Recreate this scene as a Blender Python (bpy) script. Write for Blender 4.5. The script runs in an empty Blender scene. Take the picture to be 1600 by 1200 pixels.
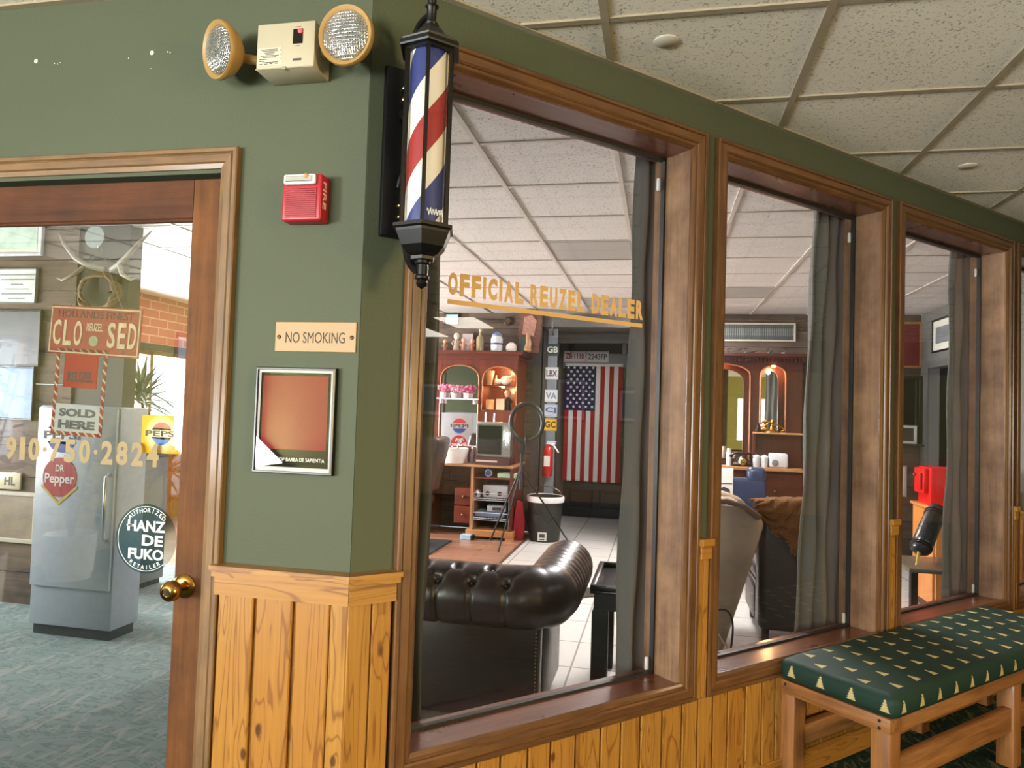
import bpy, bmesh, math, random
from mathutils import Vector, Matrix
random.seed(7)
C = bpy.context.scene
COL = C.collection
PI = math.pi
HALF = 0.70710678

# ------------------------------------------------------------------ camera, world, lights, exposure
F_PX = 1113.0
CAM_H = 1.46
YAW, PITCH, ROLL = -0.2046, 0.03725, 0.03246
def cam_axes():
    cy, sy, cp, sp = math.cos(YAW), math.sin(YAW), math.cos(PITCH), math.sin(PITCH)
    f = Vector((sy*cp, cy*cp, sp)); r = Vector((cy, -sy, 0)); u = r.cross(f)
    c, s = math.cos(ROLL), math.sin(ROLL)
    return c*r + s*u, -s*r + c*u, f
AX, AU, AF = cam_axes()
cd = bpy.data.cameras.new('camera'); cam = bpy.data.objects.new('camera', cd); COL.objects.link(cam)
cd.sensor_width = 36; cd.lens = F_PX/1600*36; cd.clip_start = 0.05
cam.matrix_world = Matrix(((AX.x, AU.x, -AF.x, 0), (AX.y, AU.y, -AF.y, 0), (AX.z, AU.z, -AF.z, CAM_H), (0, 0, 0, 1)))
C.camera = cam
vs = C.view_settings
vs.view_transform = 'Standard'; vs.look = 'None'; vs.gamma = 1; vs.use_curve_mapping = False
vs.exposure = 0.75
w = bpy.data.worlds.new('sky'); C.world = w; w.use_nodes = True
w.node_tree.nodes['Background'].inputs[0].default_value = (0.80, 0.90, 1.0, 1)
w.node_tree.nodes['Background'].inputs[1].default_value = 1.6
def area(name, loc, rot, sx, sy, power, col=(1, 1, 1)):
    l = bpy.data.lights.new(name, 'AREA'); l.shape = 'RECTANGLE'; l.size = sx; l.size_y = sy; l.energy = power; l.color = col
    o = bpy.data.objects.new(name, l); COL.objects.link(o); o.location = loc; o.rotation_euler = rot
    return o
def lamp(name, loc, power, col, radius=0.03, spot=None, aim=None):
    l = bpy.data.lights.new(name, 'SPOT' if spot else 'POINT'); l.energy = power; l.color = col; l.shadow_soft_size = radius
    if spot: l.spot_size = spot; l.spot_blend = 0.6
    o = bpy.data.objects.new(name, l); COL.objects.link(o); o.location = loc
    if aim: o.rotation_euler = (Vector(aim)-Vector(loc)).to_track_quat('-Z', 'Y').to_euler()
    return o
DAY = (1.0, 0.98, 0.95)
COOL = (0.95, 0.98, 1.0)
WARM = (1.0, 0.72, 0.42)
# daylight standing in the window openings, some of it added
area('daylight_shop_window', (-6.05, 6.4, 1.42), (0, -PI/2, 0), 1.15, 3.3, 520, DAY)
area('daylight_shop_glazing', (-6.05, 3.1, 1.42), (0, -PI/2, 0), 1.15, 1.9, 120, DAY)
area('daylight_hall_window', (-5.5, -.90, 1.40), (0, -PI/2, 0), 1.1, .9, 40, COOL)
area('added_west_light', (-5.5, -4.1, 1.25), (0, -PI/2-.88, 0), 1.8, 1.8, 900, COOL)  # unseen source added and tilted up to brighten door wall and ceiling
area('daylight_south_window', (-2.5, -5.45, 1.4), (PI/2+.75, 0, 0), 3.2, 1.6, 300, COOL)
east = area('added_east_light', (9.25, -3.4, 1.5), (0, PI/2-.22, 0), 1.2, 2.6, 330, (1.0, .72, .32))  # unseen warm source added to light the lower part of the window wall
east.data.spread = 1.9

# ------------------------------------------------------------------ helpers: rays, materials
def ray(px, py): return AX*((px-800)/F_PX) - AU*((py-600)/F_PX) + AF
def at(px, py, Y):
    d = ray(px, py); return Vector((0, 0, CAM_H)) + d*(Y/d.y)
def atx(px, py, X):
    d = ray(px, py); return Vector((0, 0, CAM_H)) + d*(X/d.x)
def atz(px, py, Z):
    d = ray(px, py); return Vector((0, 0, CAM_H)) + d*((Z-CAM_H)/d.z)
T0 = -1.837                                    # the window wall's hall face: (x - y) / sqrt2 = T0
def P(s, out, z):                              # along the window wall, out from its face, up
    t = T0+out
    return Vector((s*HALF+t*HALF, s*HALF-t*HALF, z))
def lin(v): v /= 255.0; return v/12.92 if v <= .04045 else ((v+.055)/1.055)**2.4
def rgb(r, g, b): return (lin(r), lin(g), lin(b), 1)

class NT:
    def __init__(s, name):
        s.m = bpy.data.materials.new(name); s.m.use_nodes = True; s.t = s.m.node_tree; s.t.nodes.clear()
        s.out = s.t.nodes.new('ShaderNodeOutputMaterial')
    def n(s, typ, **k):
        nd = s.t.nodes.new(typ)
        for a, b in k.items():
            if a.startswith('i_'): 
                key = a[2:]; key = int(key) if key.isdigit() else key.replace('_', ' ')
                s.set(nd.inputs[key], b)
            else: setattr(nd, a, b)
        return nd
    def set(s, inp, v):
        if isinstance(v, bpy.types.NodeSocket): s.t.links.new(v, inp)
        else: inp.default_value = v
    def math(s, op, a, b=0.0, c=None):
        nd = s.t.nodes.new('ShaderNodeMath'); nd.operation = op
        s.set(nd.inputs[0], a); s.set(nd.inputs[1], b)
        if c is not None: s.set(nd.inputs[2], c)
        return nd.outputs[0]
    def mix(s, fac, a, b):
        nd = s.t.nodes.new('ShaderNodeMix'); nd.data_type = 'RGBA'
        s.set(nd.inputs[0], fac); s.set(nd.inputs[6], a); s.set(nd.inputs[7], b)
        return nd.outputs[2]
    def ramp(s, fac, stops, interp='LINEAR'):
        nd = s.t.nodes.new('ShaderNodeValToRGB'); nd.color_ramp.interpolation = interp
        e = nd.color_ramp.elements
        while len(e) < len(stops): e.new(0.5)
        for i, (p, c) in enumerate(stops): e[i].position = p; e[i].color = c
        s.set(nd.inputs[0], fac); return nd.outputs[0]
    def obj(s): return s.t.nodes.new('ShaderNodeTexCoord').outputs['Object']
    def uv(s): return s.t.nodes.new('ShaderNodeTexCoord').outputs['UV']
    def mapping(s, vec, scale=(1, 1, 1), loc=(0, 0, 0), rot=(0, 0, 0)):
        nd = s.t.nodes.new('ShaderNodeMapping'); s.t.links.new(vec, nd.inputs[0])
        s.set(nd.inputs['Location'], loc); nd.inputs['Rotation'].default_value = rot; nd.inputs['Scale'].default_value = scale
        return nd.outputs[0]
    def noise(s, vec, scale, detail=3.0, rough=.5, dist=0.0):
        nd = s.n('ShaderNodeTexNoise'); s.t.links.new(vec, nd.inputs['Vector'])
        nd.inputs['Scale'].default_value = scale; nd.inputs['Detail'].default_value = detail
        nd.inputs['Roughness'].default_value = rough; nd.inputs['Distortion'].default_value = dist
        return nd.outputs['Fac']
    def xyz(s, vec):
        nd = s.n('ShaderNodeSeparateXYZ'); s.t.links.new(vec, nd.inputs[0]); return nd.outputs
    def island(s): return s.t.nodes.new('ShaderNodeNewGeometry').outputs['Random Per Island']
    def bsdf(s, col, rough=.5, metal=0.0, bump=None, bstr=.2, bdist=.01, emit=None, estr=0.0, coat=0.0, spec=.5, trans=0.0):
        b = s.n('ShaderNodeBsdfPrincipled')
        s.set(b.inputs['Base Color'], col); s.set(b.inputs['Roughness'], rough); s.set(b.inputs['Metallic'], metal)
        s.set(b.inputs['Specular IOR Level'], spec)
        if coat: b.inputs['Coat Weight'].default_value = coat; b.inputs['Coat Roughness'].default_value = .15
        if trans: b.inputs['Transmission Weight'].default_value = trans
        if emit: s.set(b.inputs['Emission Color'], emit); b.inputs['Emission Strength'].default_value = estr
        if bump is not None:
            bp = s.n('ShaderNodeBump'); bp.inputs['Strength'].default_value = bstr; bp.inputs['Distance'].default_value = bdist
            s.t.links.new(bump, bp.inputs['Height']); s.t.links.new(bp.outputs[0], b.inputs['Normal'])
        s.t.links.new(b.outputs[0], s.out.inputs[0]); return s.m

_cache = {}
def cached(fn):
    def g(*a, **k):
        key = (fn.__name__, a, tuple(sorted(k.items())))
        if key not in _cache: _cache[key] = fn(*a, **k)
        return _cache[key]
    return g
@cached
def flat(r, g, b, rough=.5, metal=0.0, var=.12, scale=25.0, bstr=.0, coat=0.0, spec=.5):
    k = NT('finish'); v = k.obj(); c = rgb(r, g, b)
    nz = k.noise(v, scale, 3)
    col = k.mix(nz, tuple(x*(1-var) for x in c[:3])+(1,), tuple(min(1, x*(1+var)) for x in c[:3])+(1,))
    return k.bsdf(col, rough, metal, nz if bstr else None, bstr, .005, coat=coat, spec=spec)
@cached
def glow(r, g, b, strength):
    k = NT('lit_lens'); return k.bsdf(rgb(r, g, b), .4, emit=rgb(r, g, b), estr=strength)
@cached
def paint(r, g, b, bstr=.25):
    k = NT('wall_paint'); v = k.obj(); c = rgb(r, g, b)
    a = k.noise(v, 2.0, 2); f = k.noise(v, 130, 3, .6)
    col = k.mix(a, tuple(x*.93 for x in c[:3])+(1,), tuple(x*1.07 for x in c[:3])+(1,))
    return k.bsdf(col, .6, 0, f, bstr, .004, spec=.25)
@cached
def wood(axis, dark, light, rough=.35, coat=.25, scale=1.0, blotch=.35, name='stained_wood', spec=.5):
    """straight-grained stained wood; axis is the grain's direction in the part's own coordinates"""
    k = NT(name); v = k.obj()
    off = k.math('MULTIPLY', k.island(), 37.0)
    cb = k.n('ShaderNodeCombineXYZ'); [k.set(cb.inputs[i], off) for i in range(3)]
    add = k.n('ShaderNodeVectorMath', operation='ADD'); k.t.links.new(v, add.inputs[0]); k.t.links.new(cb.outputs[0], add.inputs[1])
    sc = [26*scale]*3; sc['xyz'.index(axis)] = 1.6*scale
    g = k.mapping(add.outputs[0], sc)
    n1 = k.noise(g, 1.0, 5, .6, .6); 
    sc2 = [160*scale]*3; sc2['xyz'.index(axis)] = 6*scale
    n2 = k.noise(k.mapping(add.outputs[0], sc2), 1.0, 2, .5)
    b = k.noise(add.outputs[0], 7*scale, 3, .6)
    f = k.math('ADD', k.math('MULTIPLY', n1, .75), k.math('MULTIPLY', n2, .25))
    f = k.math('ADD', k.math('MULTIPLY', f, 1-blotch), k.math('MULTIPLY', b, blotch))
    col = k.ramp(f, [(.30, dark), (.68, light)])
    return k.bsdf(col, k.math('ADD', rough, k.math('MULTIPLY', b, .15)), 0, n2, .12, .002, coat=coat, spec=spec)
WD, WL = rgb(52, 30, 14), rgb(126, 84, 44)
def trimwood(a): return wood(a, WD, WL, .32, .35, 1.0, .35)
def jambwood(a): return wood(a, rgb(70, 46, 30), rgb(146, 112, 82), .5, .0, 1.0, .5, spec=.3)
def sillwood(a): return wood(a, rgb(66, 34, 20), rgb(124, 72, 46), .22, .5, 1.0, .3)
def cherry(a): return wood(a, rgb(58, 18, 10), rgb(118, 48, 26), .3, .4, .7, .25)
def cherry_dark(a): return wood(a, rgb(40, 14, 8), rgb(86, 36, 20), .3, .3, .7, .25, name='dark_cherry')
def oak(a): return wood(a, rgb(96, 56, 24), rgb(172, 116, 62), .42, .15, 1.3, .15)
def plank(a): return wood(a, rgb(48, 38, 32), rgb(118, 100, 86), .75, 0, .6, .4)
@cached
def pine(axis):
    k = NT('knotty_pine'); v = k.obj()
    off = k.math('MULTIPLY', k.island(), 41.0)
    cb = k.n('ShaderNodeCombineXYZ'); [k.set(cb.inputs[i], off) for i in range(3)]
    add = k.n('ShaderNodeVectorMath', operation='ADD'); k.t.links.new(v, add.inputs[0]); k.t.links.new(cb.outputs[0], add.inputs[1])
    vv = add.outputs[0]
    sk = [9.0, 9.0, 9.0]; sk['xyz'.index(axis)] = 4.5
    vo = k.n('ShaderNodeTexVoronoi'); k.t.links.new(k.mapping(vv, sk), vo.inputs['Vector']); vo.inputs['Scale'].default_value = 1.0
    d = vo.outputs['Distance']
    near = k.math('SUBTRACT', 1.0, k.math('MULTIPLY', d, 2.2)); near = k.math('MAXIMUM', near, 0.0)
    sg = [15.0]*3; sg['xyz'.index(axis)] = 1.1
    n1 = k.noise(k.mapping(vv, sg), 1.0, 2, .45, .4)
    ring = k.math('SINE', k.math('ADD', k.math('MULTIPLY', n1, 62.0), k.math('MULTIPLY', near, 9.0)))
    ring = k.math('POWER', k.math('MAXIMUM', ring, 0.0), 5.0)
    sf = [110.0]*3; sf['xyz'.index(axis)] = 3.0
    n2 = k.noise(k.mapping(vv, sf), 1.0, 2)
    base = k.mix(n2, rgb(146, 100, 38), rgb(186, 138, 64))
    base = k.mix(k.math('MULTIPLY', k.island(), .45), base, rgb(158, 100, 34))
    col = k.mix(k.math('MULTIPLY', ring, .68), base, rgb(112, 64, 24))
    knot = k.ramp(d, [(.055, (1, 1, 1, 1)), (.10, (0, 0, 0, 1))])
    col = k.mix(k.math('MULTIPLY', knot, .88), col, rgb(74, 38, 18))
    return k.bsdf(col, .33, 0, n2, .08, .002, coat=.3)
@cached
def ceiling_tile(r, g, b):
    k = NT('mineral_fibre_tile'); v = k.obj(); c = rgb(r, g, b)
    m = k.mapping(v, (1, 1, 1))
    n1 = k.noise(m, 95, 2, .5, .8); n2 = k.noise(m, 48, 2, .5, 1.5)
    h1 = k.ramp(n1, [(.34, (0, 0, 0, 1)), (.40, (1, 1, 1, 1))]); h2 = k.ramp(n2, [(.27, (0, 0, 0, 1)), (.31, (1, 1, 1, 1))])
    f = k.math('MULTIPLY', h1, h2)
    big = k.noise(m, 1.1, 2)
    base = k.mix(big, tuple(x*.93 for x in c[:3])+(1,), tuple(min(1, x*1.05) for x in c[:3])+(1,))
    col = k.mix(f, tuple(x*.52 for x in c[:3])+(1,), base)
    return k.bsdf(col, .9, 0, f, .5, .004, spec=.1)
@cached
def carpet(base, fleck, lines, scale=1.0):
    k = NT('patterned_carpet'); v = k.obj()
    a = k.noise(k.mapping(v, (3.2*scale, 9*scale, 1), rot=(0, 0, .6)), 1.6, 3, .55, 2.2)
    b = k.noise(k.mapping(v, (9*scale, 2.6*scale, 1), rot=(0, 0, .35)), 1.7, 3, .55, 2.0)
    la = k.ramp(a, [(.44, (0, 0, 0, 1)), (.5, (1, 1, 1, 1)), (.56, (0, 0, 0, 1))])
    lb = k.ramp(b, [(.55, (0, 0, 0, 1)), (.62, (1, 1, 1, 1))])
    pile = k.noise(v, 420, 2)
    col = k.mix(la, base, lines); col = k.mix(k.math('MULTIPLY', lb, .75), col, fleck)
    col = k.mix(k.math('MULTIPLY', pile, .5), col, base)
    return k.bsdf(col, .95, 0, pile, .5, .004, spec=.1)
@cached
def brick_mat(c1, c2, mortar, bw, rh, msize, axes='xz', rough=.7, off=.5, bstr=.4):
    k = NT('masonry'); x = k.xyz(k.obj()); cb = k.n('ShaderNodeCombineXYZ')
    k.set(cb.inputs[0], x['XYZ'.index(axes[0].upper())]); k.set(cb.inputs[1], x['XYZ'.index(axes[1].upper())])
    b = k.n('ShaderNodeTexBrick'); k.t.links.new(cb.outputs[0], b.inputs['Vector'])
    b.offset = off; b.inputs['Scale'].default_value = 1.0; b.inputs['Mortar Size'].default_value = msize; b.inputs['Brick Width'].default_value = bw; b.inputs['Row Height'].default_value = rh
    b.inputs['Color1'].default_value = c1; b.inputs['Color2'].default_value = c2; b.inputs['Mortar'].default_value = mortar
    n = k.noise(k.obj(), 14, 4)
    col = k.mix(k.math('MULTIPLY', n, .35), b.outputs['Color'], tuple(x*.6 for x in c1[:3])+(1,))
    return k.bsdf(col, rough, 0, k.math('SUBTRACT', 1.0, b.outputs['Fac']), bstr, .004)
@cached
def leather(r, g, b, rough=.28):
    k = NT('leather'); v = k.obj(); c = rgb(r, g, b)
    n = k.noise(v, 6, 4, .6); f = k.n('ShaderNodeTexVoronoi'); k.t.links.new(v, f.inputs['Vector']); f.inputs['Scale'].default_value = 210
    col = k.mix(n, tuple(x*.6 for x in c[:3])+(1,), tuple(min(1, x*1.5) for x in c[:3])+(1,))
    return k.bsdf(col, k.math('ADD', rough-.05, k.math('MULTIPLY', n, .15)), 0, f.outputs['Distance'], .12, .002, coat=.15)
@cached
def cloth(r, g, b, rough=.9):
    k = NT('woven_cloth'); v = k.obj(); c = rgb(r, g, b)
    n = k.noise(v, 3, 3); f = k.noise(v, 500, 2)
    col = k.mix(n, tuple(x*.85 for x in c[:3])+(1,), tuple(min(1, x*1.12) for x in c[:3])+(1,))
    return k.bsdf(col, rough, 0, f, .25, .002, spec=.2)
@cached
def fur(dark, light):
    k = NT('hide'); v = k.obj()
    n = k.noise(v, 5, 4, .6, .5); f = k.noise(k.mapping(v, (60, 60, 12)), 3, 3)
    return k.bsdf(k.mix(k.math('MULTIPLY', k.math('ADD', n, f), .5), dark, light), .95, 0, f, .8, .01, spec=.1)
@cached
def glass(tint=(1, 1, 1), refl=1.0):
    """clear pane: what lies behind shows through, both faces mirror with Schlick's Fresnel"""
    k = NT('clear_glass'); lw = k.n('ShaderNodeLayerWeight'); lw.inputs[0].default_value = .5
    sch = k.math('ADD', .04, k.math('MULTIPLY', .96, k.math('POWER', lw.outputs['Facing'], 5.0)))
    tr = k.n('ShaderNodeBsdfTransparent'); tr.inputs[0].default_value = tuple(tint)+(1,)
    gl = k.n('ShaderNodeBsdfGlossy'); gl.inputs['Roughness'].default_value = 0.0; gl.inputs[0].default_value = (1, 1, 1, 1)
    mx = k.n('ShaderNodeMixShader'); k.set(mx.inputs[0], k.math('MULTIPLY', sch, refl)); k.t.links.new(tr.outputs[0], mx.inputs[1]); k.t.links.new(gl.outputs[0], mx.inputs[2])
    k.t.links.new(mx.outputs[0], k.out.inputs[0]); return k.m
@cached
def mirror():
    k = NT('mirror_silver'); return k.bsdf((.86, .88, .88, 1), .02, 1.0)
def metal(r, g, b, rough=.3): return flat(r, g, b, rough, 1.0, .08, 30.0)
BLACKIRON = lambda: flat(10, 9, 9, .38, 0.0, .2, 60.0, .0, .0, .35)

# ------------------------------------------------------------------ helpers: meshes
class MB:
    def __init__(s): s.v = []; s.f = []; s.mi = []; s.uv = {}; s.M = Matrix.Identity(4)
    def add(s, vs, fs, mi=0, uvs=None):
        o = len(s.v); s.v += [tuple(s.M @ Vector(p)) for p in vs]
        for i, f in enumerate(fs):
            if uvs: s.uv[len(s.f)] = uvs[i]
            s.f.append(tuple(j+o for j in f)); s.mi.append(mi)
        return s
    def box(s, x0, x1, y0, y1, z0, z1, mi=0, bev=0.0, seg=2):
        x0, x1 = sorted((x0, x1)); y0, y1 = sorted((y0, y1)); z0, z1 = sorted((z0, z1))
        if bev <= 0:
            return s.add([(x0, y0, z0), (x1, y0, z0), (x1, y1, z0), (x0, y1, z0), (x0, y0, z1), (x1, y0, z1), (x1, y1, z1), (x0, y1, z1)],
                         [(0, 3, 2, 1), (4, 5, 6, 7), (0, 1, 5, 4), (1, 2, 6, 5), (2, 3, 7, 6), (3, 0, 4, 7)], mi)
        b = bmesh.new(); bmesh.ops.create_cube(b, size=1)
        for v in b.verts: v.co = Vector(((x0+x1)/2+v.co.x*(x1-x0), (y0+y1)/2+v.co.y*(y1-y0), (z0+z1)/2+v.co.z*(z1-z0)))
        bmesh.ops.bevel(b, geom=b.edges[:], offset=min(bev, .49*min(x1-x0, y1-y0, z1-z0)), segments=seg, affect='EDGES', profile=.5)
        b.verts.index_update(); s.add([v.co for v in b.verts], [[v.index for v in f.verts] for f in b.faces], mi); b.free(); return s
    def tube(s, pts, r, n=8, mi=0, closed=False, caps=True):
        pts = [Vector(p) for p in pts]; m = len(pts); rs = r if isinstance(r, (list, tuple)) else [r]*m
        up = None; V = []; Fc = []
        for i, p in enumerate(pts):
            a = pts[i-1] if (i > 0 or closed) else p; b = pts[(i+1) % m] if (i < m-1 or closed) else p
            t = (b-a).normalized()
            if up is None: up = t.orthogonal().normalized()
            up = (up - t*up.dot(t)); up = up.normalized() if up.length > 1e-6 else t.orthogonal().normalized()
            sd = t.cross(up)
            V += [p + (up*math.cos(2*PI*j/n)+sd*math.sin(2*PI*j/n))*rs[i] for j in range(n)]
        for i in range(m if closed else m-1):
            for j in range(n):
                a, b = i*n+j, i*n+(j+1) % n; c, d = ((i+1) % m)*n+(j+1) % n, ((i+1) % m)*n+j
                Fc.append((a, b, c, d))
        if caps and not closed: Fc += [tuple(range(n-1, -1, -1)), tuple((m-1)*n+j for j in range(n))]
        return s.add(V, Fc, mi)
    def cyl(s, p0, p1, r0, r1=None, n=16, mi=0): return s.tube([p0, p1], [r0, r0 if r1 is None else r1], n, mi)
    def lathe(s, prof, org=(0, 0, 0), n=24, mi=0, ax='z', ph=0.0, caps=True):
        V = []; Fc = []
        for r, h in prof:
            for j in range(n):
                a = 2*PI*j/n+ph; p = (r*math.cos(a), r*math.sin(a), h)
                if ax == 'y': p = (p[0], -p[2], p[1])
                if ax == 'x': p = (p[2], p[0], p[1])
                V.append(Vector(p)+Vector(org))
        for i in range(len(prof)-1):
            for j in range(n): Fc.append((i*n+j, i*n+(j+1) % n, (i+1)*n+(j+1) % n, (i+1)*n+j))
        if caps:
            if prof[0][0] > 1e-5: Fc.append(tuple(range(n-1, -1, -1)))
            if prof[-1][0] > 1e-5: Fc.append(tuple((len(prof)-1)*n+j for j in range(n)))
        return s.add(V, Fc, mi)
    def ball(s, c, rx, ry=None, rz=None, n=14, mi=0):
        ry = rx if ry is None else ry; rz = rx if rz is None else rz; m = n//2+1; V = []; Fc = []
        for i in range(m+1):
            th = PI*i/m
            for j in range(n): V.append((c[0]+rx*math.sin(th)*math.cos(2*PI*j/n), c[1]+ry*math.sin(th)*math.sin(2*PI*j/n), c[2]-rz*math.cos(th)))
        for i in range(m):
            for j in range(n): Fc.append((i*n+j, i*n+(j+1) % n, (i+1)*n+(j+1) % n, (i+1)*n+j))
        return s.add(V, Fc, mi)
    def prism(s, poly, d0, d1, ax='y', mi=0):
        n = len(poly); mk = {'y': lambda a, b, d: (a, d, b), 'x': lambda a, b, d: (d, a, b), 'z': lambda a, b, d: (a, b, d)}[ax]
        V = [mk(a, b, d0) for a, b in poly]+[mk(a, b, d1) for a, b in poly]
        return s.add(V, [tuple(range(n)), tuple(range(2*n-1, n-1, -1))]+[(i, i+n, (i+1) % n+n, (i+1) % n) for i in range(n)], mi)
    def sheet(s, fn, nu, nv, mi=0, closed_v=False, uvscale=None):
        V = [fn(i/nu, j/nv) for i in range(nu+1) for j in range(nv+(0 if closed_v else 1))]
        k = nv if closed_v else nv+1; Fc = []; U = []
        for i in range(nu):
            for j in range(nv):
                Fc.append((i*k+j, (i+1)*k+j, (i+1)*k+(j+1) % k, i*k+(j+1) % k))
                U.append([(i/nu, j/nv), ((i+1)/nu, j/nv), ((i+1)/nu, (j+1)/nv), (i/nu, (j+1)/nv)])
        return s.add(V, Fc, mi, U)
    def frame(s, x0, x1, z0, z1, prof, mv=0, mh=1, sides='LRTB'):
        """mitred moulding round a rectangle; prof = (in from the outer edge, y)"""
        for sd in sides:
            V = []
            for u, y in prof:
                a, b, c, d = x0+u, x1-u, z0+u, z1-u
                V += {'L': [(a, y, c), (a, y, d)], 'R': [(b, y, c), (b, y, d)], 'T': [(a, y, d), (b, y, d)], 'B': [(a, y, c), (b, y, c)]}[sd]
            s.add(V, [(2*i, 2*i+1, 2*i+3, 2*i+2) for i in range(len(prof)-1)], mv if sd in 'LR' else mh)
        return s
    def text(s, string, x0, x1, z0, z1, y, depth=.001, bold=0.0, mi=0, M=None):
        """lettering facing -Y, fitted to the box x0..x1, z0..z1"""
        vs, fs = glyphs(string, bold)
        ax = min(v[0] for v in vs); bx = max(v[0] for v in vs); az = min(v[1] for v in vs); bz = max(v[1] for v in vs)
        V = [((v[0]-ax)/(bx-ax)*(x1-x0)+x0, y-(depth if v[2] > 0 else 0), (v[1]-az)/(bz-az)*(z1-z0)+z0) for v in vs]
        if M is not None: V = [M @ Vector(p) for p in V]
        return s.add(V, fs, mi)
    def spaced(s, string, x0, x1, z0, z1, y, depth=.001, bold=0.0, gap=.24, mi=0):
        """condensed capitals, each fitted to its own slot"""
        wd = {'I': .34, '1': .5, '\u00b7': .34, ' ': .5}
        ws = [wd.get(c, 1.0) for c in string]; k = (x1-x0)/(sum(ws)+gap*(len(ws)-1)); x = x0
        for c, w_ in zip(string, ws):
            if c == '\u00b7': zc_ = (z0+z1)/2; s.text(c, x, x+w_*k, zc_-w_*k*.5, zc_+w_*k*.5, y, depth, bold, mi)
            elif c != ' ': s.text(c, x, x+w_*k, z0, z1, y, depth, bold, mi)
            x += (w_+gap)*k
        return s
    def arc_text(s, string, cx, cz, R, a_mid, spread, h, y, inner=False, bold=.0, mi=0):
        n = len(string)
        for i, ch in enumerate(string):
            if ch == ' ': continue
            a = a_mid + (i-(n-1)/2)*spread*(-1 if not inner else 1)
            vs, fs = glyphs(ch, bold)
            ax = min(v[0] for v in vs); bx = max(v[0] for v in vs); az = min(v[1] for v in vs); bz = max(v[1] for v in vs)
            k = h/max(bz-az, .3); rot = a-PI/2 if not inner else a+PI/2
            V = []
            for v in vs:
                lx, lz = (v[0]-(ax+bx)/2)*k, (v[1]-(az+bz)/2)*k
                V.append((cx+R*math.cos(a)+lx*math.cos(rot)-lz*math.sin(rot), y-(.0006 if v[2] > 0 else 0), cz+R*math.sin(a)+lx*math.sin(rot)+lz*math.cos(rot)))
            s.add(V, fs, mi)
        return s
    def build(s, name, mat, parent=None, smooth=None, loc=None, rz=0.0, solid=0.0, sub=0):
        me = bpy.data.meshes.new(name); me.from_pydata(s.v, [], s.f); me.validate(clean_customdata=False)
        for m in (mat if isinstance(mat, (list, tuple)) else [mat]): me.materials.append(m)
        if len(me.polygons) == len(s.mi): me.polygons.foreach_set('material_index', s.mi)
        if s.uv:
            ul = me.uv_layers.new(name='UVMap')
            for p in me.polygons:
                if p.index in s.uv:
                    for li, q in zip(p.loop_indices, s.uv[p.index]): ul.data[li].uv = q
        b = bmesh.new(); b.from_mesh(me)
        if not s.uv: bmesh.ops.recalc_face_normals(b, faces=b.faces)
        b.to_mesh(me); b.free()
        if smooth:
            me.polygons.foreach_set('use_smooth', [True]*len(me.polygons)); me.set_sharp_from_angle(angle=math.radians(smooth))
        o = bpy.data.objects.new(name, me); COL.objects.link(o)
        if loc is not None: o.location = loc
        o.rotation_euler = (0, 0, rz)
        if parent is not None: o.parent = parent
        if solid: md = o.modifiers.new('thickness', 'SOLIDIFY'); md.thickness = solid; md.offset = 0
        if sub: md = o.modifiers.new('smooth', 'SUBSURF'); md.levels = sub; md.render_levels = sub
        return o
_gl = {}
def glyphs(string, bold):
    if (string, bold) not in _gl:
        cu = bpy.data.curves.new('glyph', 'FONT'); cu.body = string; cu.extrude = .01; cu.offset = bold; cu.resolution_u = 3
        o = bpy.data.objects.new('glyph', cu); COL.objects.link(o)
        dg = bpy.context.evaluated_depsgraph_get(); me = bpy.data.meshes.new_from_object(o.evaluated_get(dg))
        _gl[(string, bold)] = ([tuple(v.co) for v in me.vertices], [tuple(p.vertices) for p in me.polygons])
        bpy.data.objects.remove(o); bpy.data.curves.remove(cu); bpy.data.meshes.remove(me)
    return _gl[(string, bold)]
def tag(o, label, cat, group=None, kind=None):
    o['label'] = label; o['category'] = cat
    if group: o['group'] = group
    if kind: o['kind'] = kind
    return o
def thing(name, label, cat, loc=(0, 0, 0), rz=0.0, group=None):
    o = bpy.data.objects.new(name, None); COL.objects.link(o); o.empty_display_size = .05
    o.location = loc; o.rotation_euler = (0, 0, rz); return tag(o, label, cat, group)
def structure(o, label=None):
    o['kind'] = 'structure'
    if label: o['label'] = label
    return o
def empty_structure(name, loc=(0, 0, 0), rz=0.0):
    o = bpy.data.objects.new(name, None); COL.objects.link(o); o.location = loc; o.rotation_euler = (0, 0, rz); o['kind'] = 'structure'; return o

# ------------------------------------------------------------------ the setting
ZC = 2.66
GREEN = paint(78, 84, 64)
YGREEN = paint(140, 136, 74)
R45 = PI/4
YF = 1.837                                     # local y of the window wall's hall face (frame turned by 45 degrees)
# windows: outer casing rectangles along the wall
WINS = [(.833, 2.041), (2.100, 3.325), (3.387, 4.610), (4.652, 5.72)]
WZ0, WZ1, WC = .425, 2.525, .070
m = MB().box(-5.3, -2.15, 1.8, 1.94, 0, ZC).box(-2.15, -1.238, 1.8, 1.94, 2.112, ZC)
m.prism([(-1.238, 1.8), (-.80, 1.8), (-.742, 1.94), (-1.238, 1.94)], 0, ZC, 'z')
structure(m.build('wall_north', GREEN))
m = MB(); s0 = .709
m.box(s0, 9.0, YF, YF+.19, 0, WZ0+.03).box(s0, 9.0, YF, YF+.19, WZ1-.03, ZC)
edges = [s0]+[e for a, b in WINS for e in (a+.03, b-.03)]+[9.0]
for i in range(0, len(edges), 2): m.box(edges[i], edges[i+1], YF, YF+.19, WZ0+.03, WZ1-.03)
structure(m.build('wall_northeast', GREEN, rz=R45))
cp = P(9.0, 0, 0)
structure(MB().box(cp.x, 9.1, cp.y, cp.y+.1, 0, ZC).build('wall_north_end', YGREEN))
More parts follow.
